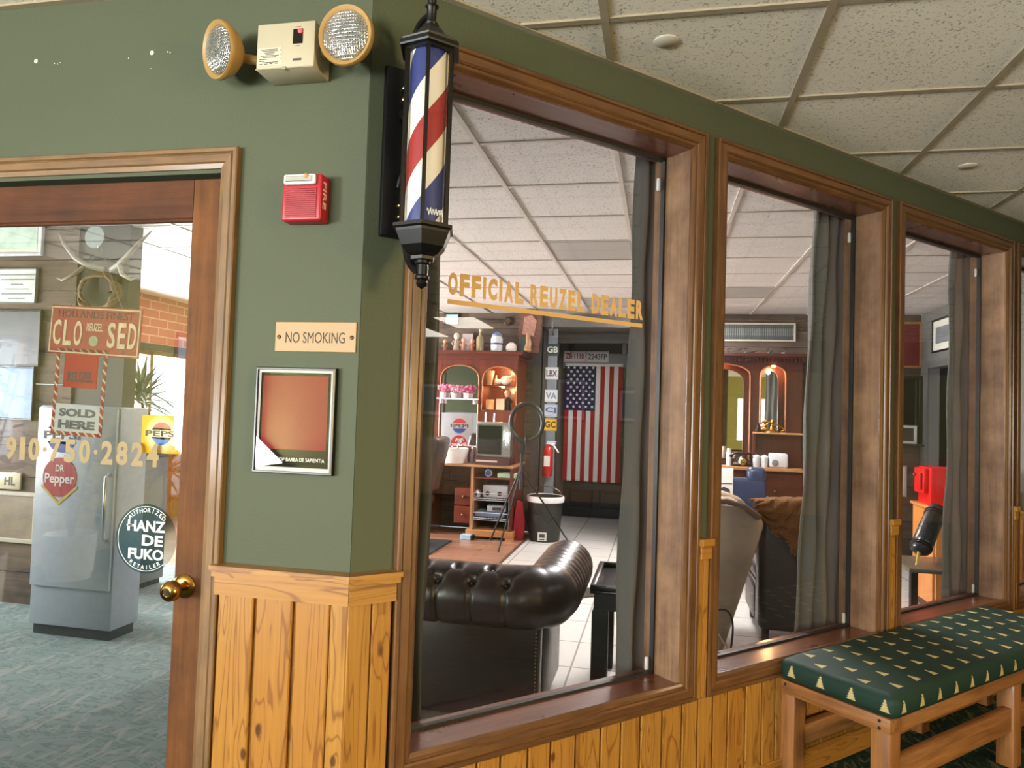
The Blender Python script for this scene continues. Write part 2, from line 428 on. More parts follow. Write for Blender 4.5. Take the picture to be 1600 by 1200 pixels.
structure(MB().box(9.0, 9.1, -5.2, -4.75, 0, ZC).box(9.0, 9.1, -2.05, cp.y, 0, ZC).box(9.0, 9.1, -4.75, -2.05, 0, .88).box(9.0, 9.1, -4.75, -2.05, 2.12, ZC).build('wall_east', YGREEN))
m = MB().box(-5.3, 9.1, -5.2, -5.1, 0, .6).box(-5.3, 9.1, -5.2, -5.1, 2.2, ZC).box(-5.3, -4.1, -5.2, -5.1, .6, 2.2).box(-.9, 9.1, -5.2, -5.1, .6, 2.2)
structure(m.build('wall_south', YGREEN))
m = MB().box(-5.3, -5.2, -3.2, 1.8, 0, .85).box(-5.3, -5.2, -3.2, 1.8, 1.95, ZC).box(-5.3, -5.2, -.45, 1.8, .85, 1.95).box(-5.3, -5.2, -3.2, -1.40, .85, 1.95).box(-5.3, -5.2, -5.2, -3.2, 0, .35).box(-5.3, -5.2, -5.2, -3.2, 2.2, ZC).box(-5.3, -5.2, -5.2, -5.05, .35, 2.2)
structure(m.build('wall_west', YGREEN))
# hall windows behind the camera
def plain_window(name, x0, x1, y0, y1, z0, z1, bars):
    e = empty_structure(name); m = MB(); t = .05
    if abs(x1-x0) < abs(y1-y0):
        m.box(x0, x1, y0, y0+t, z0, z1).box(x0, x1, y1-t, y1, z0, z1).box(x0, x1, y0, y1, z0, z0+t).box(x0, x1, y0, y1, z1-t, z1)
        for b in range(1, bars): q = y0+(y1-y0)*b/bars; m.box(x0, x1, q-t/2, q+t/2, z0, z1)
        g = MB().box((x0+x1)/2-.003, (x0+x1)/2+.003, y0, y1, z0, z1)
    else:
        m.box(x0, x0+t, y0, y1, z0, z1).box(x1-t, x1, y0, y1, z0, z1).box(x0, x1, y0, y1, z0, z0+t).box(x0, x1, y0, y1, z1-t, z1)
        for b in range(1, bars): q = x0+(x1-x0)*b/bars; m.box(q-t/2, q+t/2, y0, y1, z0, z1)
        g = MB().box(x0, x1, (y0+y1)/2-.003, (y0+y1)/2+.003, z0, z1)
    m.build('window_frame', trimwood('z'), e); g.build('glass_pane', glass(), e)
plain_window('window_5', -5.29, -5.19, -1.40, -.45, .85, 1.95, 2)
plain_window('window_6', -4.1, -.9, -5.2, -5.1, .6, 2.2, 4)
plain_window('window_9', -5.29, -5.19, -5.05, -3.2, .35, 2.2, 2)  # unseen opening added for the upward west light
plain_window('window_10', 9.0, 9.1, -4.75, -2.05, .88, 2.12, 3)  # unseen opening added for the warm east light
plain_window('window_7', -5.99, -5.80, 4.75, 8.1, .82, 2.02, 4)
plain_window('window_8', -5.99, -5.80, 2.15, 4.1, .82, 2.02, 2)

# floors
hall_poly = [(-5.2, -5.1), (9.0, -5.1), (9.0, cp.y), (cp.x, cp.y), (-.80, 1.80), (-5.2, 1.80)]
structure(MB().prism(hall_poly, -.05, 0, 'z').build('floor', carpet(rgb(30, 52, 40), rgb(122, 114, 84), rgb(58, 76, 58), 1.4)))
tile_m = brick_mat(rgb(216, 212, 206), rgb(204, 200, 193), rgb(148, 142, 136), .46, .46, .006, 'xy', .25, 0.0, .15)
lam_m = brick_mat(rgb(158, 112, 90), rgb(172, 128, 104), rgb(112, 78, 62), 1.3, .12, .0025, 'xy', .22, .37, .1)
q = P(.709, -.19, 0)
structure(MB().prism([(-1.45, 1.94), (-.742, 1.94), (2.8, 5.47), (2.8, 8.55), (-.25, 8.55), (-.25, 10.1), (-1.42, 10.1), (-1.42, 8.55), (-1.45, 8.55)], -.05, 0, 'z').build('floor_tile', tile_m))
structure(MB().box(-5.8, -1.45, 5.6, 8.55, -.05, 0).build('floor_laminate', lam_m))
structure(MB().box(-5.8, -1.45, 1.8, 5.6, -.05, 0).build('floor_carpet', carpet(rgb(132, 146, 145), rgb(164, 164, 158), rgb(104, 118, 118), .8)))
structure(MB().box(-1.465, -1.435, 5.6, 8.55, 0, .006).build('trim_floor', flat(90, 70, 58, .4)))

# ceilings: panels above a lattice of metal T-bars
structure(MB().prism(hall_poly, ZC, ZC+.03, 'z').build('ceiling', ceiling_tile(236, 228, 210)))
g = MB()
k = -.19-.65*7
while k < 9.0:
    y1 = 1.8 if k < -.8 else min(k+2.6, cp.y)
    if k > -5.2: g.box(k-.012, k+.012, -5.1, y1, ZC-.007, ZC)
    k += .65
k = 2.13-.63*11
while k < cp.y:
    x0 = -5.2 if k < 1.8 else k-2.6
    if k > -5.1: g.box(x0, 9.0, k-.012, k+.012, ZC-.006, ZC)
    k += .63
g.M = Matrix.Rotation(R45, 4, 'Z'); g.box(.72, 9.0, YF-.022, YF, ZC-.008, ZC-.001); g.M = Matrix.Identity(4)
g.box(-5.2, -.80, 1.778, 1.8, ZC-.008, ZC-.001)
structure(g.build('ceiling_grid', flat(158, 146, 122, .5)))
structure(MB().prism([(-5.8, 1.94), (-.742, 1.94), (2.8, 5.47), (2.8, 8.68), (-5.8, 8.68)], ZC, ZC+.03, 'z').build('ceiling_shop', ceiling_tile(216, 210, 205)))
g = MB(); k = -.22-.615*9
while k < 2.8:
    if k > -5.8: g.box(k-.012, k+.012, max(1.94, k+2.69), 8.55, ZC-.007, ZC)
    k += .615
k = 3.07-.615
while k < 8.55:
    g.box(-5.8, min(2.8, k-2.69), k-.012, k+.012, ZC-.006, ZC); k += .615
structure(g.build('ceiling_grid_shop', flat(196, 188, 180, .5)))

# shop walls
PL = 8.55
m = MB()
zz = 0.0; row = 0
for x0, x1 in ((-5.8, -1.42), (-.25, 2.8)):
    zz = 0.0
    while zz < ZC-.01:
        z1 = min(zz+.19, ZC)
        xs = x0
        while xs < x1-.01:
            xe = min(x1, xs+random.uniform(.9, 1.8))
            m.box(xs+.001, xe-.001, PL+random.uniform(0, .008), PL+.05, zz+.002, z1-.002); xs = xe
        zz = z1
structure(m.build('wall_rear', plank('x')))
structure(MB().box(-5.8, -1.42, PL+.04, PL+.14, 0, ZC).box(-.25, 2.9, PL+.04, PL+.14, 0, ZC).build('wall_rear_core', flat(40, 34, 30, .8)))
m = MB().box(-1.52, -1.42, PL, 10.1, 0, ZC).box(-.25, -.15, PL, 10.1, 0, ZC).box(-1.52, -.15, 10.1, 10.2, 0, ZC)
structure(m.build('wall_alcove', flat(84, 80, 76, .7)))
m = MB().box(-1.42, -.25, PL+.05, 10.1, 2.50, ZC).box(-1.42, -.25, 9.3, 9.42, 2.38, 2.50)
structure(m.build('ceiling_alcove', flat(120, 118, 116, .7)))
m = MB().box(-5.99, -5.8, 1.8, 8.55, 2.02, ZC).box(-5.99, -5.8, 4.1, 4.75, .82, 2.02).box(-5.99, -5.8, 8.1, 8.55, .82, 2.02).box(-5.99, -5.8, 1.8, 2.15, .82, 2.02)
structure(m.build('wall_west_brick', brick_mat(rgb(168, 88, 70), rgb(186, 104, 84), rgb(206, 160, 142), .30, .10, .008, 'yz')))
m = MB(); yy = 1.94
while yy < 8.5: m.box(-5.99, -5.79, yy, yy+.118, 0, .80); yy += .12
m.box(-5.99, -5.74, 1.94, 8.55, .80, .83)
structure(m.build('wall_west_paneling', pine('z')))
structure(MB().box(-5.81, -5.77, 1.94, 8.55, 2.02, 2.10).build('trim_lintel', flat(30, 30, 30, .6)))
# grey wall beyond the third window, with a dark doorway in it
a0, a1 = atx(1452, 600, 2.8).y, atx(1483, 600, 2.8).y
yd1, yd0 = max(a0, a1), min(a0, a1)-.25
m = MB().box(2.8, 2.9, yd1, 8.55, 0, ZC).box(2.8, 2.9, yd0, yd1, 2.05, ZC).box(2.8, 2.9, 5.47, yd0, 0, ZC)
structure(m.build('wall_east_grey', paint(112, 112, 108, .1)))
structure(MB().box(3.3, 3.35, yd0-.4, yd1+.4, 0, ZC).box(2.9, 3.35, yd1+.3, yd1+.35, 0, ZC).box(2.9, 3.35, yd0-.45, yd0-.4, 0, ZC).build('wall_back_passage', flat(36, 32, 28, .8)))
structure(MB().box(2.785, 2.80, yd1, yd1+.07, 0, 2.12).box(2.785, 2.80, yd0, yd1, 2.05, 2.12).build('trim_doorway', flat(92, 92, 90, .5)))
# pier of planks seen through the door
PX1 = -3.62
m = MB(); zz = 0
structure(MB().box(-4.02, PX1, 4.26, 4.38, 0, ZC).build('wall_pier', paint(66, 63, 60, .15)))
while zz < ZC-.01:
    z1 = min(zz+.22, ZC); m.box(-5.8, -4.02, 4.24+random.uniform(0, .006), 4.38, zz+.002, z1-.002); zz = z1
structure(m.build('wall_partition', plank('x')))

# pine wainscot: boards with open grooves, rail cap and apron
def boards(m, x0, x1, y, z0, z1, bw, gap=.007, th=.016):
    x = x0
    while x < x1-.01:
        e = min(x+bw*random.uniform(.85, 1.15), x1)
        if x1-e < .03: e = x1
        m.box(x+gap/2, e-gap/2, y-th, y-.002, z0, z1, 0, .003, 1); x = e
    m.box(x0, x1, y-.004, y, z0, z1)
m = MB()
bx = [-1.181, -1.066, -.95, -.845, -.792]
for i in range(4): m.box(bx[i]+(.007 if i < 3 else .002), bx[i+1]-(.004 if i < 2 else .001), 1.780, 1.798, .08, .935, 0, .003, 1)
m.box(-1.181, -.799, 1.793, 1.8, .08, .94)
m.box(-1.181, -.802, 1.776, 1.8, 0, .09, 0, .004)
structure(m.build('trim_1', pine('z')))
m = MB().prism([(-1.184, 1.772), (-.789, 1.772), (-.80, 1.8), (-1.184, 1.8)], .93, .984, 'z')
cap = [(-1.192, 1.754), (-.781, 1.754), (-.80, 1.8), (-1.192, 1.8)]
m.prism(cap, .998, 1.012, 'z').prism([(-1.187, 1.760), (-.784, 1.760), (-.80, 1.8), (-1.187, 1.8)], .982, .999, 'z')
structure(m.build('trim_2', pine('x')))
m = MB()
m.box(.6995, .765, YF-.018, YF-.001, .08, .935, 0, .003, 1).box(.768, .824, YF-.018, YF-.001, .08, .935, 0, .003, 1)
boards(m, .826, 9.0, YF, .08, .424, .092)
for (a, b), (c, d) in zip(WINS, WINS[1:]): m.box(b+.003, (b+c)/2, YF-.017, YF, .425, .975, 0, .003, 1).box((b+c)/2, c-.003, YF-.017, YF, .425, .975, 0, .003, 1)
boards(m, WINS[-1][1], 9.0, YF, .424, .93, .092)
structure(m.build('trim_3', pine('z'), rz=R45))
m = MB()
for o_, e_, za, zb in ((.028, .832, .93, .984), (.040, .838, .982, .999), (.046, .842, .998, 1.012)): m.prism([(.7071-.4142*o_, YF-o_), (e_, YF-o_), (e_, YF), (.7071, YF)], za, zb, 'z')
for (a, b), (c, d) in zip(WINS, WINS[1:]):
    m.box(b+.001, c-.001, YF-.030, YF, .935, .985, 0, .002, 1).box(b-.004, c+.004, YF-.040, YF, .982, 1.010, 0, .003, 1)
m.box(WINS[-1][1], 9.0, YF-.046, YF, .982, 1.012).box(WINS[-1][1], 9.0, YF-.028, YF, .93, .984)
structure(m.build('trim_4', pine('x'), rz=R45))
m = MB().box(.72, 9.0, YF-.026, YF-.014, 0, .10, 0, .003, 1)
structure(m.build('baseboard_northeast', pine('x'), rz=R45))

# shop windows in the diagonal wall
GD = .125                                       # glass sits this far behind the hall face
def shop_window(n, a, b):
    e = empty_structure('window_%d' % n, (0, 0, 0), R45)
    prof = [(0, YF), (0, YF-.020), (.004, YF-.023), (.014, YF-.023), (.016, YF-.018), (.020, YF-.021), (.042, YF-.021), (.048, YF-.017), (.050, YF-.013), (.060, YF-.013), (.066, YF-.008), (WC, YF-.004), (WC, YF+.004)]
    MB().frame(a, b, WZ0, WZ1, prof).build('casing', [trimwood('z'), trimwood('x')], e, 25)
    i0, i1, z0, z1 = a+WC, b-WC, WZ0+.062, WZ1-WC
    dp = YF+.185
    MB().box(i0-.03, i0+.001, YF+.002, dp, z0, z1).box(i1-.001, i1+.03, YF+.002, dp, z0, z1).build('side_jamb', jambwood('z'), e)
    MB().box(i0-.03, i1+.03, YF+.002, dp, z1-.001, z1+.035).build('head_jamb', sillwood('x'), e)
    MB().box(i0-.03, i1+.03, YF-.006, dp, z0-.03, z0+.001).build('sill', sillwood('x'), e)
    MB().box(i0, i0+.010, YF+GD, YF+GD+.02, z0, z1).box(i1-.010, i1, YF+GD, YF+GD+.02, z0, z1).box(i0, i1, YF+GD, YF+GD+.02, z0, z0+.010).box(i0, i1, YF+GD, YF+GD+.02, z1-.014, z1).build('glazing_bead', flat(26, 25, 24, .5), e)
    MB().box(i0+.002, i1-.002, YF+GD+.006, YF+GD+.012, z0+.002, z1-.002).build('glass_pane', glass(), e)
    cl = flat(216, 222, 222, .35)
    for zc in (z1-.10, z0+.04):
        MB().box(i1-.030, i1-.014, YF+GD+.014, YF+GD+.026, zc-.028, zc+.022, 0, .006, 2).build('glazing_clip', cl, e, 40)
    return e
wins = [shop_window(i+1, a, b) for i, (a, b) in enumerate(WINS)]
gold = flat(222, 178, 110, .45, 0.0, .03)
m = MB(); gy = YF+GD+.0055
def wtext(st, s_a, s_b, z0, z1): m.spaced(st, s_a, s_b, z0, z1, gy, .0008, .05)
wtext('OFFICIAL', 1.040, 1.326, 1.816, 1.888); wtext('REUZEL', 1.354, 1.587, 1.816, 1.888); wtext('DEALER', 1.622, 1.870, 1.816, 1.888)
m.box(1.040, 1.868, gy-.0008, gy, 1.787, 1.802)
m.build('vinyl_lettering', gold, wins[0])

# ------------------------------------------------------------------ the door
D = empty_structure('door_1', (-1.7, 1.8, 0))
def dx(x): return x+1.7
prof = [(0, 0), (0, -.018), (.003, -.021), (.013, -.021), (.016, -.015), (.021, -.018), (.040, -.018), (.044, -.012), (.057, -.008), (.057, .004)]
MB().frame(dx(-2.215), dx(-1.181), -.06, 2.180, prof, 0, 1, 'LRT').build('casing', [wood('z', rgb(70, 50, 28), rgb(140, 104, 62), .5, .1, 1.0, .4), wood('x', rgb(70, 50, 28), rgb(140, 104, 62), .5, .1, 1.0, .4)], D, 25)
MB().box(dx(-1.241), dx(-1.236), .002, .14, 0, 2.115).box(dx(-2.16), dx(-2.15), .002, .14, 0, 2.115).box(dx(-2.15), dx(-1.24), .05, .14, 2.098, 2.112).build('jamb', flat(34, 22, 14, .6), D)
sw = wood('z', rgb(66, 38, 17), rgb(124, 78, 38), .55, .0, 1.0, .45, spec=.2); rw = wood('x', rgb(54, 29, 17), rgb(98, 58, 34), .55, .0, 1.0, .4, spec=.2)
m = MB().box(dx(-1.332), dx(-1.2415), .006, .05, .01, 2.098, 0, .002, 1).box(dx(-2.148), dx(-2.05), .006, .05, .01, 2.098, 0, .002, 1).build('stile', sw, D)
m = MB().box(dx(-2.05), dx(-1.332), .007, .05, 1.985, 2.098, 0, .002, 1).box(dx(-2.05), dx(-1.332), .007, .05, .01, .25, 0, .002, 1).build('rail', rw, D)
MB().frame(dx(-2.052), dx(-1.330), .248, 1.987, [(0, .008), (.004, .012), (.008, .014), (.010, .026)], 0, 1).build('glass_bead', [rw, rw], D)
MB().box(dx(-2.05), dx(-1.332), .025, .031, .25, 1.985).build('glass_pane', glass((.97, .99, .99), 1.25), D)
kn = bpy.data.objects.new('door_knob', None); COL.objects.link(kn); kn.parent = D; kn.location = (dx(-1.30), .006, .935); kn['label'] = 'antique brass door knob'
brass = flat(176, 132, 70, .22, 1.0, .12, 40.0)
MB().lathe([(.034, 0), (.034, .003), (.028, .009), (.018, .012), (.0001, .012)], (0, 0, 0), 32, ax='y').build('rose', brass, kn, 40)
MB().lathe([(.012, .010), (.012, .030), (.015, .034), (.024, .042), (.029, .054), (.028, .066), (.020, .076), (.013, .078), (.012, .075), (.0001, .075)], (0, 0, 0), 32, ax='y').build('knob', brass, kn, 40)
MB().lathe([(.010, .0755), (.010, .077), (.0001, .077)], (0, 0, 0), 20, ax='y').box(-.002, .002, -.0785, -.077, -.006, .006, 1).build('key_cylinder', [flat(60, 52, 40, .3, 1.0), flat(12, 10, 8, .6)], kn)
pale = flat(156, 138, 104, .7, 0.0, .03, spec=.2)
m = MB(); m.spaced('910\u00b7750\u00b72824', dx(-1.950), dx(-1.418), 1.262, 1.332, .0245, .0008, .04, .3); m.build('phone_number', pale, D)
# round retailer sticker
m = MB(); st = MB(); cx, cz, R = dx(-1.446), 1.055, .1
st.lathe([(R, 0), (R, .0006), (.0001, .0006)], (cx, .0246, cz), 48, ax='y')
k_ = NT('smoked_film'); tr = k_.n('ShaderNodeBsdfTransparent'); tr.inputs[0].default_value = (.62, .76, .78, 1); k_.t.links.new(tr.outputs[0], k_.out.inputs[0])
st = st.build('round_sticker', k_.m, D)
for r0, r1 in ((.0905, .0925),):
    m.tube([(cx+r1*math.cos(2*PI*i/60), .0235, cz+r1*math.sin(2*PI*i/60)) for i in range(8, 53)], .0009, 4)
m.arc_text('AUTHORIZED', cx, cz, .082, PI/2, .165, .012, .0238, False, .01)
m.arc_text('RETAILER', cx, cz, .082, -PI/2, .165, .011, .0238, True, .01)
m.text('HANZ', cx-.062, cx+.062, cz+.020, cz+.052, .0238, .0006, .03); m.text('DE', cx-.012, cx+.056, cz-.020, cz+.011, .0238, .0006, .03); m.text('FUKO', cx-.056, cx+.060, cz-.060, cz-.029, .0238, .0006, .03)
m.box(cx-.066, cx-.046, .0232, .0238, cz+.034, cz+.038)
m.build('sticker_lettering', flat(224, 230, 228, .5), D)

# ------------------------------------------------------------------ things on the green wall
BEIGE = flat(176, 166, 140, .5, 0.0, .04); TAN = flat(164, 128, 70, .45, 0.0, .08)
def lamp_lens():
    k = NT('ribbed_lens'); v = k.obj(); x = k.xyz(v)
    a = k.math('SINE', k.math('MULTIPLY', x[0], 900.0)); b = k.math('SINE', k.math('MULTIPLY', x[2], 700.0)); n = k.noise(v, 60, 3)
    h = k.math('ADD', k.math('MULTIPLY', k.math('MAXIMUM', a, b), .5), n)
    return k.bsdf(k.mix(n, rgb(120, 122, 124), rgb(240, 244, 246)), .08, .85, h, 1.0, .003)
LENS = lamp_lens()
E1 = thing('emergency_light', 'beige twin-lamp emergency light box high on the green wall', 'emergency light', (-1.005, 1.8, 2.355))
m = MB().box(-.085, .085, -.092, 0, 0, .127, 0, .004, 2); m.build('housing', BEIGE, E1, 30)
MB().box(-.085, .085, -.093, -.0915, .0005, .004).box(-.006, .006, -.096, -.091, -.003, .006, 0, .002).build('seam_clip', flat(150, 140, 116, .5), E1)
MB().box(.022, .050, -.0935, -.091, .066, .106).build('test_window', flat(14, 8, 8, .15), E1)
o = MB().lathe([(.006, 0), (.006, .003), (.0001, .006)], (.043, -.094, .099), 14, ax='y').build('indicator', glow(255, 40, 40, 4.0), E1); o['label'] = 'glowing red indicator'
m = MB().box(-.080, -.010, -.0926, -.0915, .012, .060).build('rating_label', flat(196, 188, 166, .6), E1)
m = MB()
for i, (a, b, z) in enumerate(((-.072, -.022, .055), (-.066, -.020, .051), (-.060, -.030, .046), (-.056, -.034, .042), (-.070, -.018, .038), (-.064, -.026, .034), (-.076, -.050, .029), (-.076, -.060, .024), (-.068, -.020, .020), (-.074, -.066, .016), (-.060, -.050, .016), (-.044, -.036, .016), (-.028, -.018, .016))):
    m.box(a, b, -.0930, -.0925, z-.0009, z+.0009)
for z in (.05, .038, .026): m.box(-.0145, -.013, -.0930, -.0925, z, z+.004)
m.build('label_print', flat(60, 56, 50, .7), E1)
MB().box(.024, .048, -.0928, -.0915, .020, .026).build('maker_plate', flat(70, 66, 60, .5), E1)
for a, b, z in ((.028, .044, .112), (.030, .042, .060)): MB().box(a, b, -.0928, -.0915, z-.001, z+.001).build('window_caption', flat(120, 110, 96, .5), E1)
def lamphead(px_, py_, Yc, R, yaw, pit):
    c = at(px_, py_, Yc) - E1.location
    h = bpy.data.objects.new('lamp_head', None); COL.objects.link(h); h.parent = E1; h.location = c; h.rotation_euler = (pit, 0, yaw)
    MB().lathe([(R*.80, -.002), (R*.86, .002), (R*.97, .006), (R, 0.0), (R*1.0, -.008), (R*.93, -.016), (R*.80, -.036), (R*.45, -.058), (R*.25, -.064), (.0001, -.064)], (0, 0, 0), 40, ax='y', caps=False).build('lamp_shell', TAN, h, 35)
    MB().lathe([(R*.82, .001), (R*.75, .006), (R*.55, .010), (R*.3, .013), (.0001, .014)], (0, 0, 0), 40, ax='y').build('lens', LENS, h, 60)
    return c
c1 = lamphead(341, 78, 1.70, .078, -.50, .16); c2 = lamphead(540, 55, 1.70, .078, -.05, .12)
MB().cyl((c1.x+.03, c1.y+.045, c1.z), (-.08, -.045, .045), .013, .013, 14).ball((-.086, -.045, .045), .017).build('lamp_arm', TAN, E1, 50)
MB().cyl((c2.x-.02, c2.y+.05, c2.z), (.08, -.045, .062), .013, .013, 14).ball((.087, -.045, .062), .017).build('lamp_arm', TAN, E1, 50)
for x, z in ((-.09, .048), (.092, .068)): MB().ball((x, -.064, z), .006).build('arm_screw', metal(220, 220, 215), E1, 50)

A = thing('fire_alarm', 'red square fire alarm strobe with clear lens on the green wall', 'fire alarm', (-.962, 1.8, 1.955))
RED = flat(168, 28, 40, .4, 0.0, .06)
MB().box(-.058, .058, -.050, 0, 0, .127, 0, .006, 3).build('housing', RED, A, 30)
m = MB()
for i in range(15): m.box(-.045, .045, -.0535, -.050, .008+i*.0056, .0115+i*.0056)
m.build('sound_louvre', flat(146, 20, 32, .45), A)
MB().box(-.049, .044, -.062, -.050, .096, .124, 0, .005, 2).build('strobe_lens', flat(220, 222, 220, .08, 0.0, .3, 120.0, .0, .6), A, 30)
MB().box(-.042, .036, -.0645, -.062, .103, .118, 0, .002, 1).build('strobe_reflector', metal(225, 225, 220, .15), A)
MB().ball((.018, -.063, .117), .007).build('strobe_bulb', flat(214, 150, 110, .3), A, 50)
M_ = Matrix.Translation((.0582, -.005, .110)) @ Matrix.Rotation(PI/2, 4, 'Z') @ Matrix.Rotation(PI/2, 4, 'Y')
MB().text('FIRE', 0, .075, -.036+.0, -.018, 0, .0006, .02, M=Matrix.Translation((.0582, -.022, .108)) @ Matrix(((0, -1, 0, 0), (0, 0, 1, 0), (-1, 0, 0, 0), (0, 0, 0, 1))) @ Matrix.Translation((0, 0, .018))).build('fire_lettering', flat(232, 190, 190, .5), A)

S = thing('no_smoking_sign', 'tan engraved no smoking plaque between the fire alarm and the black poster frame', 'sign', (-.928, 1.8, 1.603))
MB().box(-.120, .120, -.004, 0, 0, .082, 0, .0012, 1).build('plaque', flat(166, 134, 90, .5, 0.0, .05), S)
MB().text('NO SMOKING', -.088, .088, .024, .054, -.004, .0006, .0).build('engraved_lettering', flat(44, 32, 22, .6), S)
for sx in (-.108, .108): MB().lathe([(.006, 0), (.005, .003), (.0001, .004)], (sx, -.004, .040), 14, ax='y').build('screw', metal(70, 56, 44, .4), S, 40)

Fp = thing('framed_poster', 'black framed barbershop poster with a plain crimson panel', 'poster', (-.975, 1.8, 1.268))
MB().frame(-.118, .118, 0, .290, [(0, 0), (0, -.017), (.002, -.019), (.006, -.019), (.007, -.012)], 0, 0).build('frame', flat(16, 16, 16, .3), Fp)
MB().box(-.112, .112, -.012, -.002, .006, .284).build('white_mat', flat(190, 192, 190, .9, spec=.1), Fp)
MB().box(-.104, .104, -.0128, -.012, .018, .276).build('poster_sheet', flat(24, 22, 22, .9, spec=.1), Fp)
MB().box(-.097, .097, -.0136, -.0128, .066, .268, 0, .004, 2).build('crimson_panel', flat(118, 34, 44, .9, spec=.1), Fp)
MB().text('BARBERSHOP BARBA DE SAPIENTIA', -.094, .094, .034, .044, -.0128, .0004, .0).build('poster_lettering', flat(226, 224, 222, .5), Fp)
MB().box(-.111, .111, -.0155, -.0145, .007, .283).build('glass_cover', glass((1, 1, 1), .3), Fp)

for px_, py_, wh in ((57, 96, 'farther'), (238, 83, 'nearer')):
    q = at(px_, py_, 1.8)
    o = MB().lathe([(.0065, 0), (.0065, .0025), (.0030, .003), (.0028, .0005), (.0001, .0005)], (0, 0, 0), 18, ax='y').build('wall_anchor', flat(214, 212, 196, .5), loc=q)
    tag(o, 'empty white plastic wall plug in the green wall, the one %s the emergency light' % ('farther from' if wh == 'farther' else 'just beside'), 'wall plug', 'empty wall plugs above the door')
m = MB()
for px_, py_, r in ((85, 99, .0022), (90, 100, .0013), (94, 98, .0015), (201, 91, .0018), (262, 81, .0022), (266, 82, .0022), (236, 107, .0012)):
    q = at(px_, py_, 1.7995); m.lathe([(r, 0), (r, .0004), (.0001, .0004)], q, 10, ax='y')
structure(m.build('trim_5', flat(214, 212, 196, .8)))

# barber pole lantern on the diagonal wall
B = thing('barber_pole', 'black lantern barber pole with red, white and blue stripes', 'barber pole', P(.797, 0, 2.165), R45)
IR = BLACKIRON()
MB().box(-.050, .050, -.022, 0, -.238, .238, 0, .005, 2).build('back_plate', IR, B, 30)
ya = -.185; pz0, pz1 = -.243, .213; R6 = .064
k = NT('barber_stripes'); x = k.xyz(k.obj())
ang = k.math('ARCTAN2', k.math('ADD', x[1], -ya), x[0])
f = k.math('FRACT', k.math('ADD', k.math('SUBTRACT', k.math('DIVIDE', x[2], .42), k.math('DIVIDE', ang, 2*PI)), 2.33))
strp = k.ramp(f, [(0, rgb(40, 52, 112)), (.27, rgb(222, 214, 198)), (.50, rgb(150, 34, 34)), (.76, rgb(222, 214, 198))], 'CONSTANT')
k.bsdf(strp, .35)
MB().lathe([(.0001, pz0-.01), (.050, pz0-.01), (.050, pz1+.005), (.0001, pz1+.005)], (0, ya, 0), 40).build('striped_pole', k.m, B, 40)
hx = lambda prof, m=None: (m or MB()).lathe(prof, (0, ya, 0), 6, ph=0.0)
m = MB()
for j in range(6):
    a = PI/3*j; m.box(R6*math.cos(a)-.004, R6*math.cos(a)+.004, ya+R6*math.sin(a)-.004, ya+R6*math.sin(a)+.004, pz0, pz1)
hx([(R6-.006, pz0-.004), (R6+.004, pz0-.004), (R6+.004, pz0+.006), (R6-.006, pz0+.006)], m); hx([(R6-.006, pz1-.006), (R6+.004, pz1-.006), (R6+.004, pz1+.004), (R6-.006, pz1+.004)], m)
m.build('lantern_frame', IR, B)
MB().lathe([(R6-.002, pz0), (R6-.002, pz1)], (0, ya, 0), 6, ph=0.0, caps=False).build('lantern_glass', glass(), B)
hx([(.0001, pz1), (.084, pz1), (.086, pz1+.004), (.086, pz1+.014), (.078, pz1+.018), (.080, pz1+.022), (.062, pz1+.034), (.046, pz1+.040), (.030, pz1+.062), (.024, pz1+.066), (.024, pz1+.072), (.018, pz1+.074), (.0001, pz1+.074)]).build('lantern_cap', IR, B)
MB().lathe([(.016, pz1+.072), (.018, pz1+.080), (.012, pz1+.086), (.013, pz1+.120), (.018, pz1+.126), (.010, pz1+.132), (.012, pz1+.142), (.0001, pz1+.158)], (0, ya, 0), 16).build('top_finial', IR, B, 40)
hx([(.0001, pz0), (.086, pz0), (.086, pz0-.008), (.078, pz0-.012), (.076, pz0-.018), (.062, pz0-.052), (.046, pz0-.070), (.034, pz0-.076), (.032, pz0-.084), (.024, pz0-.086), (.0001, pz0-.086)]).build('lantern_cup', IR, B)
MB().lathe([(.020, pz0-.084), (.020, pz0-.092), (.014, pz0-.096), (.014, pz0-.122), (.019, pz0-.126), (.019, pz0-.132), (.012, pz0-.135), (.015, pz0-.144), (.011, pz0-.152), (.0001, pz0-.158)], (0, ya, 0), 16).build('bottom_finial', IR, B, 40)
def bez(p, n=10):
    out = []
    for i in range(0, len(p)-3, 3):
        for j in range(n+(1 if i+4 >= len(p) else 0)):
            t = j/n; out.append(sum((Vector(p[i+q])*c for q, c in enumerate(((1-t)**3, 3*t*(1-t)**2, 3*t*t*(1-t), t**3))), Vector()))
    return out
m = MB().tube(bez([(0, -.018, .115), (0, -.055, .06), (0, -.085, .10), (0, -.075, .17), (0, -.068, .25), (0, -.055, .345), (0, ya+.012, pz1+.108)]), [.010]*14+[.009]*7, 8)
m.tube(bez([(0, -.062, .125), (0, -.095, .075), (0, -.055, .055), (0, -.040, .09)]), .007, 8)
m.build('upper_bracket', IR, B, 50)
m = MB().tube(bez([(0, -.018, -.095), (0, -.05, -.04), (0, -.085, -.06), (0, -.075, -.14), (0, -.065, -.22), (0, -.07, -.33), (0, ya+.012, pz0-.112)]), [.010]*14+[.012]*7, 8)
m.tube(bez([(0, -.105, -.325), (0, -.135, -.305), (0, -.140, -.28), (0, -.118, -.275)]), .007, 8)
m.build('lower_bracket', IR, B, 50)
for z in (.180, .148, -.150, -.182): MB().ball((0, -.028, z), .0065).build('brass_stud', metal(230, 200, 150, .2), B, 50)
